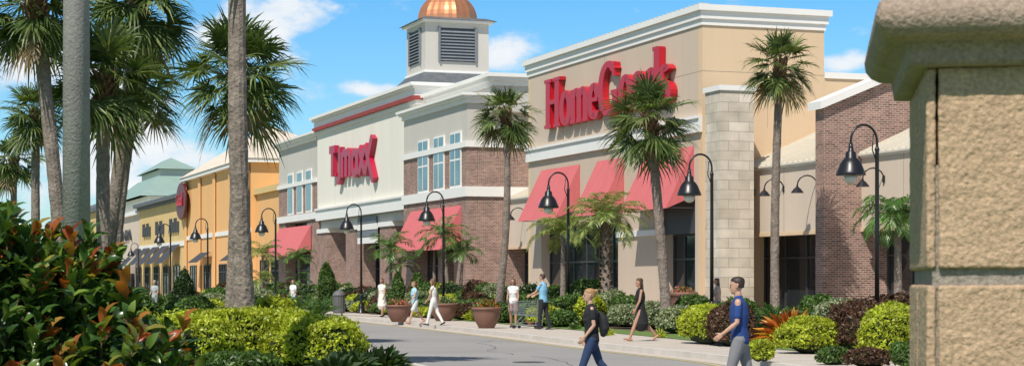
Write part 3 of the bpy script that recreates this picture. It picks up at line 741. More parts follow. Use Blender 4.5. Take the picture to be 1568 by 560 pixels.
def feather_palm(name, px, s, zc, L=1.5, nf=18, seed=3, stems=1, tr=.08, m=None, z0=.13, xy=None, boots=False, droop=95):
    r = np.random.default_rng(seed); x, y = xy if xy else P(px, s)
    mb = MB(); VV = []; QQ = []; k = 0
    for q in range(stems):
        ox, oy = (0, 0) if stems == 1 else (r.uniform(-.5, .5), r.uniform(-.5, .5)); hh = zc*(1 if q == 0 else r.uniform(.55, .95))
        base = np.array((ox*.5, oy*.5, 0)); tp = np.array((ox, oy, hh-z0))
        mb.tube([base, base*.4+tp*.6, tp], [tr*1.3, tr, tr*.8], 10)
        if boots:
            for i in range(90):
                t = i/90; c = base+(tp-base)*(.1+.9*t); a = i*2.4; u = np.array((math.cos(a), math.sin(a), 0)); w = np.array((-math.sin(a), math.cos(a), 0))
                b0 = c+u*tr*.8; tip = c+u*(tr*1.7)+np.array((0, 0, .13))
                mb.add([b0-w*.06, b0+w*.06, tip+w*.03, tip-w*.03, b0+np.array((0, 0, .12))], [(0,1,2,3),(1,4,2),(4,0,3),(2,4,3)], 1)
        v, qd = feather_fronds(tp, nf if q == 0 else int(nf*.6), L*(1 if q == 0 else .8), 30, L*.32, 84, 5, droop, r, lw=.045)
        VV.append(v); QQ.append(qd+k); k += len(v)
    VV = np.vstack(VV); QQ = np.vstack(QQ); o0 = len(mb.v)
    me = bpy.data.meshes.new(name); me.from_pydata(mb.v+VV.tolist(), [], mb.f+(QQ+o0).tolist())
    for mm in (M_bark, M_boot, m or M_feather): me.materials.append(mm)
    me.polygons.foreach_set('material_index', mb.mi+[2]*len(QQ)); me.update()
    return obj(name, me, (x, y, z0))
def cycad(px, s, L=.9, nf=44, seed=5, ll=.16, m=None, z=.15, name='cycad_plant', lo=5, droop=45):
    r = np.random.default_rng(seed); x, y = P(px, s)
    v, q = feather_fronds((0, 0, .15), nf, L, 34, ll, 85, lo, droop, r, lw=.03, stiff=.6)
    return obj(name, np_mesh(name, v, q, [m or M_cycad]), (x, y, z))
def spiky(px, s, L, n, m, seed, name, w=.06, z=.12, up=.6, xy=None):
    r = np.random.default_rng(seed); x, y = xy if xy else P(px, s)
    D = sphere_dirs(n, r); D[:, 2] = np.abs(D[:, 2])+up*.5; D = nrm(D)
    st = r.uniform(0, .55, n)*L
    A = D*st[:, None]*np.array((1.0, 1.0, .9)); ln = L*r.uniform(.35, .6, n)
    S = nrm(np.cross(D, r.normal(size=(n, 3))))
    Mi = A+D*(ln*.5)[:, None]; E = A+D*ln[:, None]-np.array((0, 0, 1))*(ln*.25)[:, None]
    V = np.stack([A, Mi+S*w*.5, E, Mi-S*w*.5], 1).reshape(-1, 3)
    return obj(name, np_mesh(name, V, np.arange(len(V)).reshape(-1, 4), [m]), (x, y, z))

sabal(1187, 46, 92, 1195, .16, 1.45, 38, 11, 28)
sabal(1022, 47, 176, 995, .18, 1.80, 40, 12, 30)
sabal(761, 36, 168, 774, .17, 1.65, 38, 13, 26)
sabal(352, 58, 98, 362, .19, 2.0, 46, 14, 32)
sabal(379, 82, -215, 366, .20, 1.7, 30, 15, 22, boots=.9)
sabal(163, 60, 112, 160, .20, 1.85, 46, 16, 30)
sabal(152, 56, -12, 215, .20, 1.9, 46, 17, 30)
sabal(105, 62, -5, 52, .20, 1.8, 44, 18, 30)
sabal(170, 52, 118, 212, .19, 1.7, 42, 19, 28)
sabal(57, 38, 168, 55, .20, 1.75, 40, 20, 26)
sabal(18, 28, 240, 22, .2, 1.8, 36, 21, 22)
sabal(-60, 45, 60, -70, .2, 1.8, 36, 22, 22)
feather_palm('date_palm', 862, 40, 3.5, 1.5, 20, 31, 1, .10)
feather_palm('date_palm', 928, 42, 3.9, 1.75, 26, 32, 1, .16, boots=True)
feather_palm('date_palm', 600, 29, 3.4, 1.6, 16, 33, 2, .09, m=M_cycad)
feather_palm('date_palm', 697, 30, 4.0, 1.7, 18, 34, 2, .09, m=M_cycad)
feather_palm('date_palm', 461, 24, 3.2, 1.4, 14, 35, 2, .09, m=M_cycad)
feather_palm('date_palm', 410, 27, 3.2, 1.5, 14, 36, 2, .09)
feather_palm('date_palm', 1375, 48, 3.7, 1.6, 34, 37, 1, .12, m=M_cycad, droop=120)
feather_palm('date_palm', 665, 27, 3.6, 1.3, 14, 38, 1, .09, m=M_cycad)

hedge('hedge', 1083, 60, .9, 2.6, 1.02, M_hy, .06)
hedge('hedge', 1120, 62, .95, 1.6, 1.0, M_hr, .06)
hedge('hedge', 1240, 69, 1.35, 1.3, .78, M_hy, .055)
hedge('hedge', 1320, 70, .85, 2.2, 1.12, M_hr, .06)
hedge('hedge', 1362, 74, 1.0, 1.5, 1.08, M_hy, .055)
hedge('hedge', 1425, 74, .9, 1.5, 1.0, M_hg, .055)
hedge('hedge', 1290, 57, 1.6, 1.3, 1.1, M_hv, .06)
hedge('hedge', 1365, 58, 1.9, 1.3, 1.15, M_hr, .06)
hedge('hedge', 1255, 52, 1.3, 1.2, 1.15, M_hg, .06)
hedge('hedge', 1130, 52, 1.2, 1.2, 1.1, M_hg, .06)
hedge('hedge', 1150, 60, .9, .9, .75, M_hd, .06)
hedge('hedge', 1165, 78, .5, .5, .45, M_hy, .05)
hedge('hedge', 1275, 80, .6, .5, .35, M_hg, .05)
hedge('hedge', 1330, 82, .8, .6, .35, M_hr, .05)
hedge('hedge', 1392, 84, .6, .6, .5, M_hg, .05)
cycad(1187, 58, 1.0, 50, 41, .15)
spiky(1212, 63, 1.15, 620, M_croton, 42, 'croton_plant', .08)
spiky(1248, 60, .85, 300, M_croton, 43, 'croton_plant', .075)
hedge('hedge', 1035, 50, 1.2, 1.3, .85, M_hv, .06)
hedge('hedge', 1000, 46, 1.3, 1.3, .95, M_hv, .06)
hedge('hedge', 960, 45, 1.2, 1.2, .8, M_hv, .06)
hedge('hedge', 1060, 46, 1.1, 1.3, 1.2, M_hg, .06)
hedge('hedge', 930, 41, 1.2, 1.2, .9, M_hg, .07)
hedge('hedge', 895, 40, 1.2, 1.2, .7, M_hv, .07)
for k, (px, s) in enumerate(((930, 52), (905, 49), (1010, 54), (880, 46))):
    spiky(px, s, .35, 160, M_hg if k % 2 else M_hy, 60+k, 'liriope_plant', .03)
r = np.random.default_rng(77)
def bedX(y): return float(np.interp(y, [p[1] for p in bl], [p[0] for p in bl]))
kinds = [M_hg, M_hd, M_hy, M_hv, M_hg, M_hr, M_hg]
yy = 62.0
while yy < 150:
    xb0 = bedX(yy)
    for row in range(3):
        x = xb0+.7+row*1.15+r.uniform(-.2, .2)
        if row == 0 and r.random() < .35: continue
        w = r.uniform(.9, 1.7); h = (r.uniform(.45, .8), r.uniform(.7, 1.2), r.uniform(1.0, 1.6))[row]
        q = r.random()
        if row < 2 and q < .12: spiky(0, 0, h*.9, 260, M_flower if q < .06 else M_hy, int(r.integers(1e6)), 'flowering_shrub', .07, xy=(x, yy))
        else: hedge('shrub', 0, 0, w, r.uniform(.9, 1.8), h, kinds[r.integers(len(kinds))], .075 if yy < 90 else .11, xy=(x, yy+r.uniform(-.5, .5)), p=r.uniform(2, 3))
    yy += r.uniform(1.1, 1.7)
for px, s, w, h in ((500, 27, 1.5, 2.6), (640, 30, 1.1, 2.1), (610, 31, 1.0, 2.0)):
    hedge('tall_shrub', px, s, w*.7, w*.7, h, M_hg, .1, p=1.6)
# left island
hedge('hedge', 385, 84, 3.0, 1.3, 1.04, M_hy, .055, rz=-TH, p=3.0)
hedge('hedge', 482, 86, 1.6, 1.2, .95, M_hy, .055, rz=-TH, p=2.6)
hedge('hedge', 312, 88, 1.2, 1.1, .93, M_hy, .055, rz=-TH)
hedge('hedge', 355, 104, 1.5, .8, .52, M_hg, .055, rz=-TH)
hedge('hedge', 240, 96, 1.2, .8, .8, M_hd, .06)
for px, s, sd in ((560, 84, 50), (588, 88, 51), (535, 90, 52), (510, 97, 53)):
    spiky(px, s, .62, 340, M_hd, sd, 'dark_ti_plant', .08)
cycad(440, 44, 1.25, 50, 44, .17, m=M_hg); cycad(485, 42, 1.1, 46, 45, .17)
cycad(415, 47, .9, 40, 46, .17)
hedge('conifer_shrub', 283, 46, .85, .85, 2.05, M_hd, .07, p=1.35)
for i in range(76):
    s = r.uniform(22, 52); px = r.uniform(190, 500)
    x, y = P(px, s)
    if x > float(np.interp(y, [p[1] for p in KL], [p[0] for p in KL]))-.9: continue
    if 222 < px < 252 and s > 28: continue
    w = r.uniform(1.0, 2.4); h = r.uniform(.5, 1.25)
    hedge('shrub', 0, 0, w, r.uniform(1, 1.8), h, kinds[r.integers(len(kinds))], .085, xy=(x, y), p=r.uniform(2, 2.8))
for i in range(16):
    s = r.uniform(60, 90); px = r.uniform(200, 330)
    hedge('shrub', px, s, r.uniform(.9, 1.5), 1.0, r.uniform(.4, .75), kinds[r.integers(len(kinds))], .06, p=2.2)
TV = []; TQ = []; k = 0
for i in range(90):
    c = np.array((r.uniform(-260, 70), r.uniform(420, 520), 0)); hh = r.uniform(9, 16); n = 260
    D = sphere_dirs(n, r); C = c+D*np.array((5.5, 5.5, hh*.42))*r.uniform(.6, 1.05, (n, 1))+np.array((0, 0, hh*.55))
    v, q = leaf_quads(C, sphere_dirs(n, r), sphere_dirs(n, r), np.full(n, 2.0), np.full(n, 1.3)); TV.append(v); TQ.append(q+k); k += len(v)
obj('distant_trees', np_mesh('distant_trees', np.vstack(TV), np.vstack(TQ), [M_hd]))

# foreground bush -----------------------------------------------
def fg_bush():
    r = np.random.default_rng(99)
    x, y = P(-25, 400)
    pr = np.array([0, .2, .38, .55, .72, .86, .97, 1.04, 1.06, 1.0])*.97; pz = np.array([2.0, 1.95, 1.85, 1.72, 1.52, 1.30, 1.02, .72, .4, .1])*.925
    al = np.r_[0, np.cumsum(np.hypot(np.diff(pr), np.diff(pz)))]
    nS = 1900
    S_ = r.random(nS)**.75*al[-1]*.92
    rr = np.interp(S_, al, pr); zt = np.interp(S_, al, pz); a = r.uniform(0, 2*math.pi, nS)
    tr_ = np.interp(S_+.03, al, pr)-np.interp(S_-.03, al, pr); tz_ = np.interp(S_+.03, al, pz)-np.interp(S_-.03, al, pz)
    nr, nz_ = -tz_, tr_+1e-6; l_ = np.hypot(nr, nz_); nr, nz_ = nr/l_, nz_/l_
    C = []; Dd = []; Nn = []; L = []; kind = []
    TW = MB()
    for i in range(nS):
        ca, sa = math.cos(a[i]), math.sin(a[i])
        sh = abs(r.normal(0, .055))+(.10 if r.random() < .3 else 0)-(.07 if r.random() < .06 else 0); lump = .05*math.sin(a[i]*5+S_[i]*6)+.04*math.sin(a[i]*11-S_[i]*9)
        out0 = np.array((ca*nr[i], sa*nr[i], nz_[i]))
        p = np.array((rr[i]*ca, rr[i]*sa*.9, zt[i]))+out0*(lump-sh+.02)
        if p[2] < .12: continue
        axis = nrm(out0*.55+np.array((0, 0, .75))+r.normal(0, .25, 3))
        if i % 2 == 0: TW.tube([p-axis*.30, p+axis*.02], [.006, .003], 5)
        u = nrm(np.cross(axis, np.array((.3, .8, .1)))); w = np.cross(axis, u)
        red = sh < .07 and r.random() < (.30 if zt[i] > 1.2 else .15)
        nl = 13
        for j in range(nl):
            t = j/nl; b = j*2.4+r.normal(0, .25); out = u*math.cos(b)+w*math.sin(b)
            d = nrm(axis*(.30+.75*t)+out*(1.2-.75*t)+r.normal(0, .14, 3))
            ll = (.105-.03*t)*r.uniform(.75, 1.2)
            C.append(p-axis*.17*(1-t)); Dd.append(d); Nn.append(nrm(axis*1.0-out*.3)); L.append(ll); kind.append(1 if (red and t > .4) else 0)
    C, Dd, Nn, L = map(np.array, (C, Dd, Nn, L)); kind = np.array(kind)
    S = nrm(np.cross(Dd, Nn)); U = np.cross(S, Dd); Lx = L[:, None]; W = Lx*.225
    rows = []
    for t, wf, cu in ((0.0, .1, 0), (.3, .85, .05), (.6, 1.0, .05), (.85, .6, -.02), (1.0, .03, -.12)):
        c = C+Dd*Lx*t+U*Lx*cu
        rows += [c+S*W*wf+U*W*.35*wf, c, c-S*W*wf+U*W*.35*wf]
    V = np.stack(rows, 1).reshape(-1, 3); b = (np.arange(len(C))*15)[:, None]
    Q = []
    for k in range(4):
        Q.append(b+np.array((3*k, 3*k+3, 3*k+4, 3*k+1))); Q.append(b+np.array((3*k+1, 3*k+4, 3*k+5, 3*k+2)))
    Q = np.stack(Q, 1).reshape(-1, 4); mi = np.repeat(kind, 8)
    e = empty('photinia_bush', (x, y, .1))
    obj('leaves', np_mesh('leaves', V, Q, [M_fg, M_fgr], mi, smooth=True), parent=e)
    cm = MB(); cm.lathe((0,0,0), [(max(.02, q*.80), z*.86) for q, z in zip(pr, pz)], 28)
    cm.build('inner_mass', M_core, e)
    TW.build('twigs', M_boot, e)
fg_bush()

# ---------------------------------------------------------------- planters, bin, cart
M_pot = mat('terracotta_brown', (.20,.10,.07), .7, .12, 4, .2, 30)
def planter(px, s, R, H, seed, mf=M_croton):
    x, y = P(px, s); e = empty('planter_bowl', (x, y, .135))
    mb = MB(); mb.lathe((0,0,0), [(R*.5,0),(R*.56,.03),(R*.8,H*.35),(R*.96,H*.7),(R*.97,H*.86),(R*1.04,H*.88),(R*1.05,H*.98),(R*.97,H),(R*.92,H*.9),(R*.1,H*.88)], 28)
    mb.build('bowl', M_pot, e, smooth=True)
    r = np.random.default_rng(seed); n = 500
    D = sphere_dirs(n, r); D[:, 2] = np.abs(D[:, 2]); C = D*np.array((R*.95, R*.95, .32))*r.uniform(.4, 1.05, (n, 1))+np.array((0, 0, H*.92))
    v, q = leaf_quads(C, nrm(D+r.normal(0, .5, (n, 3))), nrm(D+r.normal(0, .6, (n, 3))), np.full(n, .10), np.full(n, .06))
    mi = (r.random(n) < .45).astype(int)
    obj('flowers', np_mesh('flowers', v, q, [M_hg, mf], mi), parent=e)
planter(745, 44.5, .5, .72, 1); planter(610, 38.5, .5, .68, 2, M_flower); planter(679, 37.5, .58, .72, 3, M_hv); planter(1046, 40, .55, 1.2, 4, M_flower)
x, y = P(519, 30); mb = MB()
mb.lathe((0,0,0), [(.28,0),(.3,.05),(.3,.85),(.33,.88),(.33,.95),(.28,1.05),(.15,1.15),(.02,1.17)], 20)
for k in range(16):
    a = 2*math.pi*k/16; mb.tube([(.315*math.cos(a), .315*math.sin(a), .06), (.315*math.cos(a), .315*math.sin(a), .84)], .015, 5)
mb.build('trash_bin', mat('bin_grey', (.12,.12,.12), .6), loc=(x, y, .135))
def bench(x, y, rz):
    mb = MB()
    for k in range(5): mb.box(-.75, .75, -.22+.1*k, -.14+.1*k, .43, .46)
    for k in range(4): mb.box(-.75, .75, .27+.02*k, .29+.02*k, .52+.11*k, .60+.11*k)
    for u in (-.68, .62):
        mb.box(u, u+.06, -.2, -.14, 0, .43); mb.box(u, u+.06, .2, .26, 0, .93); mb.box(u, u+.06, -.2, .26, .38, .43); mb.box(u, u+.06, -.22, .24, .62, .66); mb.box(u, u+.06, -.21, -.16, .43, .62)
    o = mb.build('park_bench', M_black, loc=(x, y, .135)); o.rotation_euler = (0, 0, rz)
bx, by = P(893, 37.5); bench(bx, by, math.radians(-90)); bx, by = P(725, 30); bench(bx, by, math.radians(-90))
def cart(px, s, rz):
    x, y = P(px, s); mb = MB(); m = mat('cart_chrome', (.45,.46,.47), .3, .05, metal=.8)
    bar = lambda a, b, r=.006: mb.tube([a, b], r, 5)
    def c(t, u, w):
        wid = .28-.07*t; zb = .42+.07*t; zt = .92+.03*(1-t); return (u*wid, -.42+.9*t, zb+(zt-zb)*w)
    for u in (-1, 1):
        for k in range(17): bar(c(k/16, u, 0), c(k/16, u, 1), .004)
        for w in np.linspace(0, 1, 7): bar(c(0, u, w), c(1, u, w), .004 if 0 < w < 1 else .009)
    for t in (0, 1):
        for k in range(9): bar(c(t, -1+k/4, 0), c(t, -1+k/4, 1), .004)
        for w in np.linspace(0, 1, 7): bar(c(t, -1, w), c(t, 1, w), .004 if 0 < w < 1 else .009)
    for k in range(9): bar(c(0, -1+k/4, 0), c(1, -1+k/4, 0), .004)
    for k in range(9): bar(c(k/8, -1, 0), c(k/8, 1, 0), .004)
    for u in (-1, 1):
        bar((u*.26, -.42, .12), (u*.28, -.5, .98), .013); bar((u*.26, -.42, .12), (u*.22, .42, .12), .013); bar((u*.22, .42, .12), (u*.2, .1, .43), .013)
        bar((u*.28, -.5, .98), (u*.28, -.55, 1.0), .013)
    for k in range(5): bar((-.22+.11*k, -.4, .22), (-.18+.09*k, .38, .2), .006)
    mb.tube([(-.29,-.55,1.0),(.29,-.55,1.0)], .018, 8, 1, ref=(0,1,0))
    for u in (-1, 1):
        for yy in (-.42, .42):
            xx = u*(.26 if yy < 0 else .22); n = 14
            rings = [[(xx+dx, yy+rr*math.cos(2*math.pi*k/n), .06+rr*math.sin(2*math.pi*k/n)) for k in range(n)] for dx, rr in ((-.014,.03),(-.012,.06),(.012,.06),(.014,.03))]
            mb.loft(rings, 1); bar((xx, yy, .06), (xx, yy, .13), .01)
    mb.build('shopping_cart', [m, M_black], loc=(x, y, .135)).rotation_euler = (0, 0, rz)

# ---------------------------------------------------------------- foreground wall pillar
def pillar():
    s = 900; x, y = P(1419, s)
    M_blk = mat('split_block', (.43,.30,.19), .95, .13, 14, 1.0, 110, fine=.26, fscale=130)
    M_mor = mat('mortar', (.27,.235,.19), .95, .15, 9, 1.0, 120, fine=.25, fscale=140)
    M_cap = mat('cast_cap', (.32,.24,.185), .9, .16, 10, 1.0, 120, fine=.22, fscale=140)
    e = empty('stone_wall_pillar', (x, y, 0), -math.radians(28.3))
    W, D = 1.0, .6
    mb = MB(); mb.box(.010, W, .012, D, 0, 1.9); mb.build('mortar_core', M_mor, e)
    def zz(py): return EYE+(HY-py)/s
    zc = zz(100)-.004; hb = (407-100)/s; jt = 26/s
    z1 = zc; row = 0; bk = MB()
    while z1 > .02:
        z0 = max(0, z1-hb)
        c0 = .45 if row % 2 == 0 else .62
        bk.box(.020, c0, 0, .2, z0, z1); bk.box(c0+.026, W, 0, .2, z0, z1)
        bk.box(0, .016, .006, D*.48, z0, z1); bk.box(0, .2, D*.52, D, z0, z1)
        z1 = z0-jt; row += 1
    o = bk.build('blocks', M_blk, e)
    b = o.modifiers.new('b', 'BEVEL'); b.width = .005; b.segments = 3
    tx = bpy.data.textures.new('clouds', 'CLOUDS'); tx.noise_scale = .018; tx.noise_depth = 4
    sb = o.modifiers.new('s', 'SUBSURF'); sb.subdivision_type = 'SIMPLE'; sb.levels = 5; sb.render_levels = 5
    dp = o.modifiers.new('d', 'DISPLACE'); dp.texture = tx; dp.strength = .0055; dp.mid_level = .5; dp.texture_coords = 'LOCAL'
    prof = [(.0, zc), (.030, zc+.002), (.032, zz(92)), (.036, zz(68)), (.060, zz(66)), (.075, zz(58)), (.085, zz(45)), (.088, zz(28)), (.082, zz(10)), (.066, zz(-2)), (.04, zz(-8)), (-.1, zz(-14))]
    cb = MB(); rings = []
    for (ov, z) in prof:
        ring = []
        for (cx_, cy_, qx, qy) in ((0, 0, -1, -1), (W, 0, 1, -1), (W, D, 1, 1), (0, D, -1, 1)):
            rr = .02
            a0 = math.atan2(qy, qx)-math.pi/4
            for k in range(4):
                a = a0+math.pi/2*k/3
                ring.append((cx_+qx*(ov-rr)+rr*math.cos(a), cy_+qy*(ov-rr)+rr*math.sin(a), z))
        rings.append(ring)
    cb.loft(rings); c = cb.build('coping', M_cap, e, smooth=True)
pillar()

# ---------------------------------------------------------------- people
def pmat(name, c, rough=.8): return mat(name, c, rough, .07, 8, .15, 60)
SK = pmat('skin', (.50,.29,.20), .5); SKT = pmat('skin_tan', (.42,.23,.15), .5)
def remesh(mb, name, m, parent, vox, smooth=2):
    me = bpy.data.meshes.new('tmp'); me.from_pydata(mb.v, [], mb.f)
    ob = bpy.data.objects.new('tmp', me); COL.objects.link(ob)
    md = ob.modifiers.new('r', 'REMESH'); md.mode = 'VOXEL'; md.voxel_size = vox
    sm = ob.modifiers.new('s', 'SMOOTH'); sm.factor = .5; sm.iterations = smooth
    bpy.context.view_layer.update()
    me2 = bpy.data.meshes.new_from_object(ob.evaluated_get(bpy.context.evaluated_depsgraph_get()))
    bpy.data.objects.remove(ob); me2.materials.clear(); me2.materials.append(m); me2.name = name
    me2.polygons.foreach_set('use_smooth', [True]*len(me2.polygons))
    return obj(name, me2, parent=parent)
def person(name, px, s, H, face_deg, shirt, pants, hair, legs=((18,4),(-18,12)), arms=((15,6,15),(-15,6,20)), male=False, lower='long', sleeve=.55,
           shoe=(.03,.03,.03), skin=None, hairstyle='short', lean=2, z=.13, extra=None, vox=.009):
    k = H/1.75; skin = skin or SK
    x, y = P(px, s)
    e = empty(name, (x, y, z), -TH+math.radians(face_deg))
    sw = .195 if male else .165; hw = .09
    Z = np.array((0, 0, 1.)); pel = np.array((0, 0, .93))
    lg = []
    for sd, (a, kn) in zip((-1, 1), legs):
        a = math.radians(a); b = a-math.radians(kn)
        hip = pel+np.array((sd*hw, 0, -.02)); knee = hip+.43*np.array((sd*.02, math.sin(a), -math.cos(a))); ank = knee+.41*np.array((0, math.sin(b), -math.cos(b)))
        lg.append((hip, knee, ank, b))
    low = min(l[2][2] - max(0, math.sin(-l[3]))*.10 for l in lg); dz = .085-low
    sh = np.array((0, 0, dz)); pel = pel+sh; lg = [(a+sh, b+sh, c+sh, d) for a, b, c, d in lg]
    ln = math.radians(lean); sp = np.array((0, math.sin(ln), math.cos(ln)))
    at = lambda h: pel+sp*h
    ar = []
    for sd, (p_, ab, elb) in zip((-1, 1), arms):
        p_, ab, elb = map(math.radians, (p_, ab, elb))
        s0 = at(.475)+np.array((sd*sw*.93, 0, 0)); d1 = np.array((sd*math.sin(ab), math.sin(p_)*math.cos(ab), -math.cos(p_)*math.cos(ab)))
        el = s0+.28*d1; q = p_+elb; d2 = nrm(np.array((sd*math.sin(ab)*.3-sd*.12*min(1, elb), math.sin(q), -math.cos(q)))); wr = el+.245*d2
        ar.append((s0, el, wr, d1, d2, sd))
    K = lambda p: np.asarray(p)*k
    def T(mb, pts, rad, n=12, ref=(1, 0, 0)):
        mb.tube([K(p) for p in pts], [(tuple(v*k for v in r_) if isinstance(r_, tuple) else r_*k) for r_ in rad], n, 0, ref, True)
    b = MB()
    hc = at(.695)+np.array((0, .015, 0))
    T(b, [at(.44), at(.52), at(.60)+np.array((0, .01, 0))], [(.07, .06), (.055, .055), (.052, .052)])
    head = [(-.112,.026,.030,.040), (-.09,.046,.055,.028), (-.05,.060,.076,.014), (-.02,.067,.085,.006), (.02,.073,.092,0), (.055,.074,.095,-.004), (.085,.064,.083,-.008), (.105,.042,.055,-.01), (.114,.015,.02,-.01)]
    rings = []
    for (zz_, a, c, yo) in head: rings.append([K(hc+np.array((a*math.cos(2*math.pi*i/20), yo+c*math.sin(2*math.pi*i/20), zz_))) for i in range(20)])
    b.loft(rings)
    T(b, [hc+np.array((0,.083,.018)), hc+np.array((0,.103,-.022))], [.010, .015], 8)
    T(b, [hc+np.array((-.018,.086,-.058)), hc+np.array((.018,.086,-.058))], [.008, .008], 8, (0, 1, 0))
    T(b, [hc+np.array((-.04,.082,.027)), hc+np.array((.04,.082,.027))], [.008, .008], 8, (0, 1, 0))
    for sd in (-1, 1): T(b, [hc+np.array((sd*.072,-.005,-.025)), hc+np.array((sd*.080,-.014,.022))], [(.008,.014), (.009,.018)], 8)
    for (s0, el, wr, d1, d2, sd) in ar:
        T(b, [s0, s0+(el-s0)*.4, el, el+(wr-el)*.3, wr], [.047 if male else .040, .044 if male else .037, .034, .036 if male else .032, .023])
        palmN = nrm(np.array((-sd*1., 0, 0))-d2*np.dot(np.array((-sd*1., 0, 0)), d2)); fw = np.cross(d2, palmN)*(1 if np.cross(d2, palmN)[1] > 0 else -1)
        T(b, [wr, wr+d2*.035, wr+d2*.085], [(.013,.026), (.014,.036), (.012,.038)], 10, ref=tuple(palmN))
        for f in range(4):
            off = fw*(.030-.020*f); l = (.068,.078,.072,.056)[f]; b0 = wr+d2*.085+off; m1 = b0+d2*l*.5+palmN*.010; m2 = m1+nrm(d2*.75+palmN*.65)*l*.5
            T(b, [b0-d2*.01, m1, m2], [.0088, .008, .0065], 6)
        t0 = wr+d2*.025+fw*.028; T(b, [t0, t0+nrm(d2*.7+fw*.7)*.035, t0+nrm(d2*.7+fw*.7)*.035+nrm(d2+palmN*.4+fw*.1)*.03], [.011, .010, .008], 6)
    bare = lower != 'long'
    for (hip, knee, ank, bb) in lg:
        if bare: T(b, [hip, hip+(knee-hip)*.4, knee, knee+(ank-knee)*.3, ank], [.083, .075, .052, .052, .034])
        else: T(b, [knee+(ank-knee)*.6, ank], [.035, .034])
    remesh(b, 'body', skin, e, vox)
    t = MB(); fs = 1.0 if male else .9; g = .012
    T(t, [at(-.06), at(.02), at(.13), at(.30), at(.42), at(.48), at(.52)],
      [(.165+g,.118+g), (.160+g,.112+g), ((.150 if male else .128)+g,.10+g), (.168*fs+g+.005,.122+g), (.165*fs+g,.108+g), (.13*fs+g,.085+g), (.062+g,.055+g)], 20)
    if male:
        for sd in (-1, 1): T(t, [at(.515)+np.array((sd*.045,-.045,0)), at(.53)+np.array((sd*.062,.0,0)), at(.49)+np.array((sd*.03,.075,0))], [.016, .016, .014], 8)
    if not male:
        for sd in (-1, 1): T(t, [at(.30)+np.array((sd*.07,.06,0)), at(.29)+np.array((sd*.07,.085,0))], [.062, .055], 10)
    for (s0, el, wr, d1, d2, sd) in ar:
        if sleeve > 0:
            if sleeve <= 1: T(t, [s0-np.array((sd*.03,0,0)), s0+(el-s0)*sleeve*.5, s0+(el-s0)*sleeve], [.060, .056, .053])
            else: T(t, [s0, el, el+(wr-el)*(sleeve-1)], [.058, .05, .042])
    remesh(t, 'shirt', pmat('cloth_%s_%d' % (name, px), shirt, .9), e, .011)
    pm = pmat('lower_%s_%d' % (name, px), pants, .9)
    q = MB()
    if lower in ('long', 'shorts'):
        T(q, [at(-.11), at(-.03), at(.05)], [(.160,.115), (.170,.122), (.155,.112)], 20)
        for (hip, knee, ank, bb) in lg:
            if lower == 'long': T(q, [hip, hip+(knee-hip)*.4, knee, knee+(ank-knee)*.4, ank+(ank-knee)*.02], [.098 if male else .092, .090 if male else .082, .066, .062, .058 if male else .045])
            else: T(q, [hip, hip+(knee-hip)*.75], [.100, .095])
    else:
        T(q, [at(.05), at(-.05), at(-.22), at(-.42)], [(.145,.105), (.178,.135), (.20,.17), (.225,.21)], 20)
    remesh(q, 'trousers' if lower == 'long' else lower, pm, e, .011)
    f = MB()
    for (hip, knee, ank, bb) in lg:
        pit = max(0, -bb)*.9+max(0, bb)*-.6
        fd = np.array((0, math.cos(pit), -math.sin(pit))); up = np.array((0, math.sin(pit), math.cos(pit))); c0 = ank-up*.045
        T(f, [c0-fd*.055, c0, c0+fd*.08-up*.005, c0+fd*.155-up*.012], [(.034,.036), (.038,.042), (.044,.030), (.036,.020)], 10)
    remesh(f, 'shoes', pmat('shoe_%s_%d' % (name, px), shoe, .6), e, .009)
    hm = pmat('hair_%s_%d' % (name, px), hair, .55); hr = MB(); rings = []
    for (zz_, a, c, yo) in ((-.03,.070,.052,-.042), (.0,.077,.066,-.034), (.03,.081,.080,-.024), (.06,.081,.098,-.010), (.09,.071,.092,-.010), (.113,.050,.066,-.012), (.125,.018,.025,-.012)):
        rings.append([K(hc+np.array((a*math.cos(2*math.pi*i/20), yo+c*math.sin(2*math.pi*i/20), zz_))) for i in range(20)])
    hr.loft(rings)
    if hairstyle == 'long':
        T(hr, [hc+np.array((0,-.05,.03)), hc+np.array((0,-.07,-.06)), hc+np.array((0,-.085,-.17)), hc+np.array((0,-.09,-.25))], [(.075,.045), (.080,.04), (.075,.032), (.05,.02)], 14)
        for sd in (-1, 1): T(hr, [hc+np.array((sd*.07,-.01,.03)), hc+np.array((sd*.078,-.015,-.06)), hc+np.array((sd*.075,-.02,-.15))], [.02, .022, .014], 8)
    if hairstyle == 'pony':
        T(hr, [hc+np.array((0,-.09,.05)), hc+np.array((0,-.14,.03)), hc+np.array((0,-.15,-.05)), hc+np.array((0,-.13,-.13))], [.02, .03, .03, .012], 10)
    if hairstyle == 'bun': T(hr, [hc+np.array((0,-.085,.07)), hc+np.array((0,-.12,.08))], [.035, .035], 10)
    remesh(hr, 'hair', hm, e, .008)
    ey = MB()
    for sd in (-1, 1): ey.tube([K(hc+np.array((sd*.030-.011,.0895,.004))), K(hc+np.array((sd*.030+.011,.0895,.004)))], .0055*k, 6, 0, (0, 1, 0), True)
    ey.build('eyes', M_black, e)
    mo = MB(); mo.tube([K(hc+np.array((-.02,.096,-.058))), K(hc+np.array((.02,.096,-.058)))], .0045*k, 6, 0, (0, 1, 0), True); mo.build('mouth', mat('lips', (.35,.09,.08), .5), e)
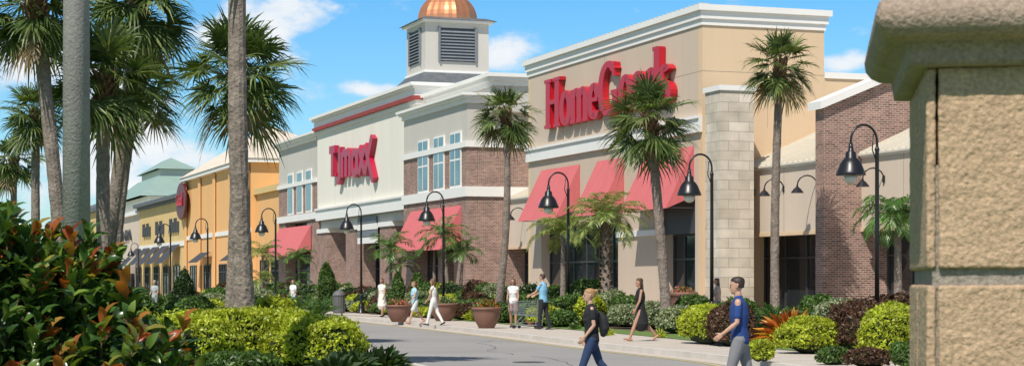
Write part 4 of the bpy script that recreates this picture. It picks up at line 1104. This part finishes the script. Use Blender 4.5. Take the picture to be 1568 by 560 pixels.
    if extra == 'backpack':
        bp = MB(); T(bp, [at(.06)+np.array((0,-.20,0)), at(.14)+np.array((0,-.22,0)), at(.32)+np.array((0,-.20,0)), at(.40)+np.array((0,-.16,0))], [(.10,.06), (.14,.085), (.13,.08), (.09,.04)], 14)
        for sd in (-1, 1): T(bp, [at(.40)+np.array((sd*.09,-.12,0)), at(.49)+np.array((sd*.09,0,.01)), at(.36)+np.array((sd*.10,.13,0)), at(.16)+np.array((sd*.12,-.06,0))], [.014]*4, 6)
        remesh(bp, 'backpack', pmat('bag_black', (.015,.015,.017)), e, .011)
    if extra in ('bag', 'bagdark'):
        s0, el, wr, d1, d2, sd = ar[1]
        c0 = el+np.array((.05, .02, -.10)); bg = MB(); T(bg, [c0+np.array((0,0,.10)), c0, c0-np.array((0,0,.13)), c0-np.array((0,0,.18))], [(.03,.13), (.06,.16), (.07,.17), (.05,.13)], 12)
        for dy in (-.07, .07): T(bg, [c0+np.array((0,dy,.08)), s0*.4+c0*.6+np.array((0,dy*.5,.1)), s0+np.array((.01,0,.055))], [.010]*3, 6)
        remesh(bg, 'handbag', pmat('bag_tan' if extra == 'bag' else 'bag_dk', (.50,.36,.20) if extra == 'bag' else (.03,.03,.03)), e, .010)
    return e
person('walking_man', 1133, 112, 1.77, 80, (.015,.05,.19), (.20,.20,.21), (.03,.018,.012), legs=((16,3),(-14,14)), arms=((2,10,50),(-10,10,30)), male=True, z=.01, vox=.007, sleeve=.7)
person('walking_woman', 906, 98, 1.63, 95, (.014,.014,.017), (.02,.04,.10), (.34,.19,.08), legs=((20,2),(-20,22)), arms=((-6,8,45),(-14,8,40)), hairstyle='bun', extra='backpack', z=.01, vox=.007, shoe=(.02,.02,.02))
person('walking_woman', 981, 57, 1.74, 100, (.012,.012,.014), (.015,.015,.017), (.07,.035,.02), legs=((24,3),(-24,16)), arms=((12,7,15),(-16,8,20)), lower='skirt', sleeve=0, hairstyle='long', shoe=(.4,.2,.12), skin=SKT)
person('standing_man', 832, 46, 1.84, 60, (.22,.47,.66), (.02,.02,.025), (.05,.03,.02), legs=((8,2),(-8,8)), arms=((30,6,35),(35,6,30)), male=True, z=.13)
person('standing_woman', 786, 44, 1.70, 170, (.75,.74,.72), (.45,.30,.28), (.12,.06,.03), legs=((6,2),(-6,4)), arms=((10,8,20),(10,8,40)), sleeve=.2, lower='shorts', hairstyle='long', skin=SKT)
person('walking_woman', 664, 42, 1.72, 75, (.72,.70,.68), (.75,.74,.72), (.16,.08,.04), legs=((16,2),(-16,14)), arms=((10,8,25),(-10,14,70)), sleeve=.15, hairstyle='long', extra='bag', skin=SKT)
person('walking_woman', 635, 40.5, 1.66, 120, (.35,.55,.62), (.60,.62,.60), (.22,.12,.05), legs=((22,4),(-22,20)), arms=((18,8,25),(-18,8,20)), lower='shorts', sleeve=.4, hairstyle='pony', shoe=(.5,.2,.15))
person('walking_woman', 585, 34, 1.76, 150, (.74,.70,.64), (.70,.66,.60), (.15,.08,.04), legs=((12,2),(-12,12)), arms=((8,8,15),(-8,10,20)), lower='skirt', sleeve=.3, hairstyle='long', extra='bagdark', skin=SKT)
person('walking_woman', 449, 29, 1.70, 160, (.72,.74,.74), (.10,.25,.30), (.25,.15,.08), legs=((12,2),(-12,12)), arms=((8,8,15),(-8,8,20)), sleeve=.5, hairstyle='pony')
person('walking_woman', 237, 31, 1.68, 170, (.38,.40,.42), (.20,.22,.25), (.40,.33,.25), legs=((12,2),(-12,12)), arms=((8,8,45),(5,8,50)), sleeve=.5, hairstyle='short')
person('standing_woman', 1099, 44, 1.70, 100, (.52,.40,.32), (.10,.10,.12), (.14,.08,.04), legs=((6,2),(-6,4)), arms=((10,8,20),(10,8,40)), sleeve=.5, hairstyle='long')
cart(808, 45, -TH+math.radians(65))

# ---------------------------------------------------------------- sun and sky
az_sun = math.atan2(-.60, -.62); el_sun = math.radians(52)
sdir = Vector((math.sin(az_sun)*math.cos(el_sun), math.cos(az_sun)*math.cos(el_sun), math.sin(el_sun)))
sun = bpy.data.lights.new('sun', 'SUN'); sun.energy = 5.0; sun.angle = math.radians(.5); sun.color = (1, .94, .85)
so_ = bpy.data.objects.new('sun', sun); COL.objects.link(so_); so_.rotation_euler = sdir.to_track_quat('Z', 'Y').to_euler(); so_.location = (0, 0, 60)
w = bpy.data.worlds.new('World'); scene.world = w; w.use_nodes = True; nt = w.node_tree; N = nt.nodes; L = nt.links
bg = N['Background']; sky = N.new('ShaderNodeTexSky'); sky.sky_type = 'NISHITA'; sky.sun_disc = False; sky.sun_elevation = el_sun; sky.sun_rotation = az_sun
sky.ozone_density = 2.0; sky.dust_density = .4
bg.inputs[1].default_value = .11
tc = N.new('ShaderNodeTexCoord'); sp = N.new('ShaderNodeSeparateXYZ'); L.new(tc.outputs['Generated'], sp.inputs[0])
def math_(op, a, b=None, c=None):
    n = N.new('ShaderNodeMath'); n.operation = op
    for i, v in enumerate((a, b, c)):
        if v is None: continue
        if isinstance(v, (int, float)): n.inputs[i].default_value = v
        else: L.new(v, n.inputs[i])
    return n.outputs[0]
azn = math_('ARCTAN2', sp.outputs[0], sp.outputs[1]); eln = math_('ARCSINE', sp.outputs[2])
gr = N.new('ShaderNodeValToRGB'); L.new(math_('MULTIPLY', eln, 3.0), gr.inputs[0])
gr.color_ramp.elements[0].color = (.88,1.12,1.25,1); gr.color_ramp.elements[1].color = (1.0,.95,.88,1); gr.color_ramp.elements[1].position = .95
e_ = gr.color_ramp.elements.new(.46); e_.color = (.46,.98,1.34,1)
mx = N.new('ShaderNodeMix'); mx.data_type = 'RGBA'; mx.blend_type = 'MULTIPLY'; mx.inputs[0].default_value = 1
L.new(sky.outputs[0], mx.inputs[6]); L.new(gr.outputs[0], mx.inputs[7]); L.new(mx.outputs[2], bg.inputs[0])
cb = N.new('ShaderNodeCombineXYZ'); L.new(azn, cb.inputs[0]); L.new(math_('MULTIPLY', eln, 1.7), cb.inputs[1])
nz = N.new('ShaderNodeTexNoise'); L.new(cb.outputs[0], nz.inputs['Vector']); nz.inputs['Scale'].default_value = 26; nz.inputs['Detail'].default_value = 9; nz.inputs['Roughness'].default_value = .58
dens = math_('MULTIPLY', math_('SUBTRACT', nz.outputs[0], .5), 3.0)
acc = None
for (px, py, rx, ry, am) in ((30,95,130,50,1.2),(400,35,95,50,1.1),(345,75,50,35,.6),(772,88,48,32,1.25),(1300,100,75,20,1.2),(565,140,60,15,1.1),(500,20,50,22,.6),(205,190,110,70,.9),(60,270,200,60,.9),(230,265,90,50,.9),(450,160,60,60,.4),(700,60,60,40,.3),(1420,60,80,40,.8),(1700,90,120,40,1.0),(-250,100,140,60,1.1)):
    a0 = TH+math.atan((px-CX)/F); e0 = (HY-py)/F
    u = math_('MULTIPLY', math_('SUBTRACT', azn, a0), F/rx); v = math_('MULTIPLY', math_('SUBTRACT', eln, e0), F/ry)
    g = math_('MULTIPLY', math_('EXPONENT', math_('MULTIPLY', math_('ADD', math_('MULTIPLY', u, u), math_('MULTIPLY', v, v)), -1.0)), am)
    acc = g if acc is None else math_('ADD', acc, g)
tot = math_('SUBTRACT', math_('ADD', dens, math_('MINIMUM', acc, 1.2)), .62)
mr = N.new('ShaderNodeMapRange'); mr.interpolation_type = 'SMOOTHSTEP'; mr.inputs[1].default_value = -.22; mr.inputs[2].default_value = .5; mr.inputs[3].default_value = 0; mr.inputs[4].default_value = .93
L.new(tot, mr.inputs[0])
cr_ = N.new('ShaderNodeValToRGB'); L.new(math_('MULTIPLY', tot, .8), cr_.inputs[0])
cr_.color_ramp.elements[0].color = (.74,.83,.93,1); cr_.color_ramp.elements[1].color = (.95,.96,.97,1); cr_.color_ramp.elements[1].position = .6
bg2 = N.new('ShaderNodeBackground'); L.new(cr_.outputs[0], bg2.inputs[0]); bg2.inputs[1].default_value = 1.0
ms = N.new('ShaderNodeMixShader'); L.new(mr.outputs[0], ms.inputs[0]); L.new(bg.outputs[0], ms.inputs[1]); L.new(bg2.outputs[0], ms.inputs[2])
L.new(ms.outputs[0], N['World Output'].inputs[0])
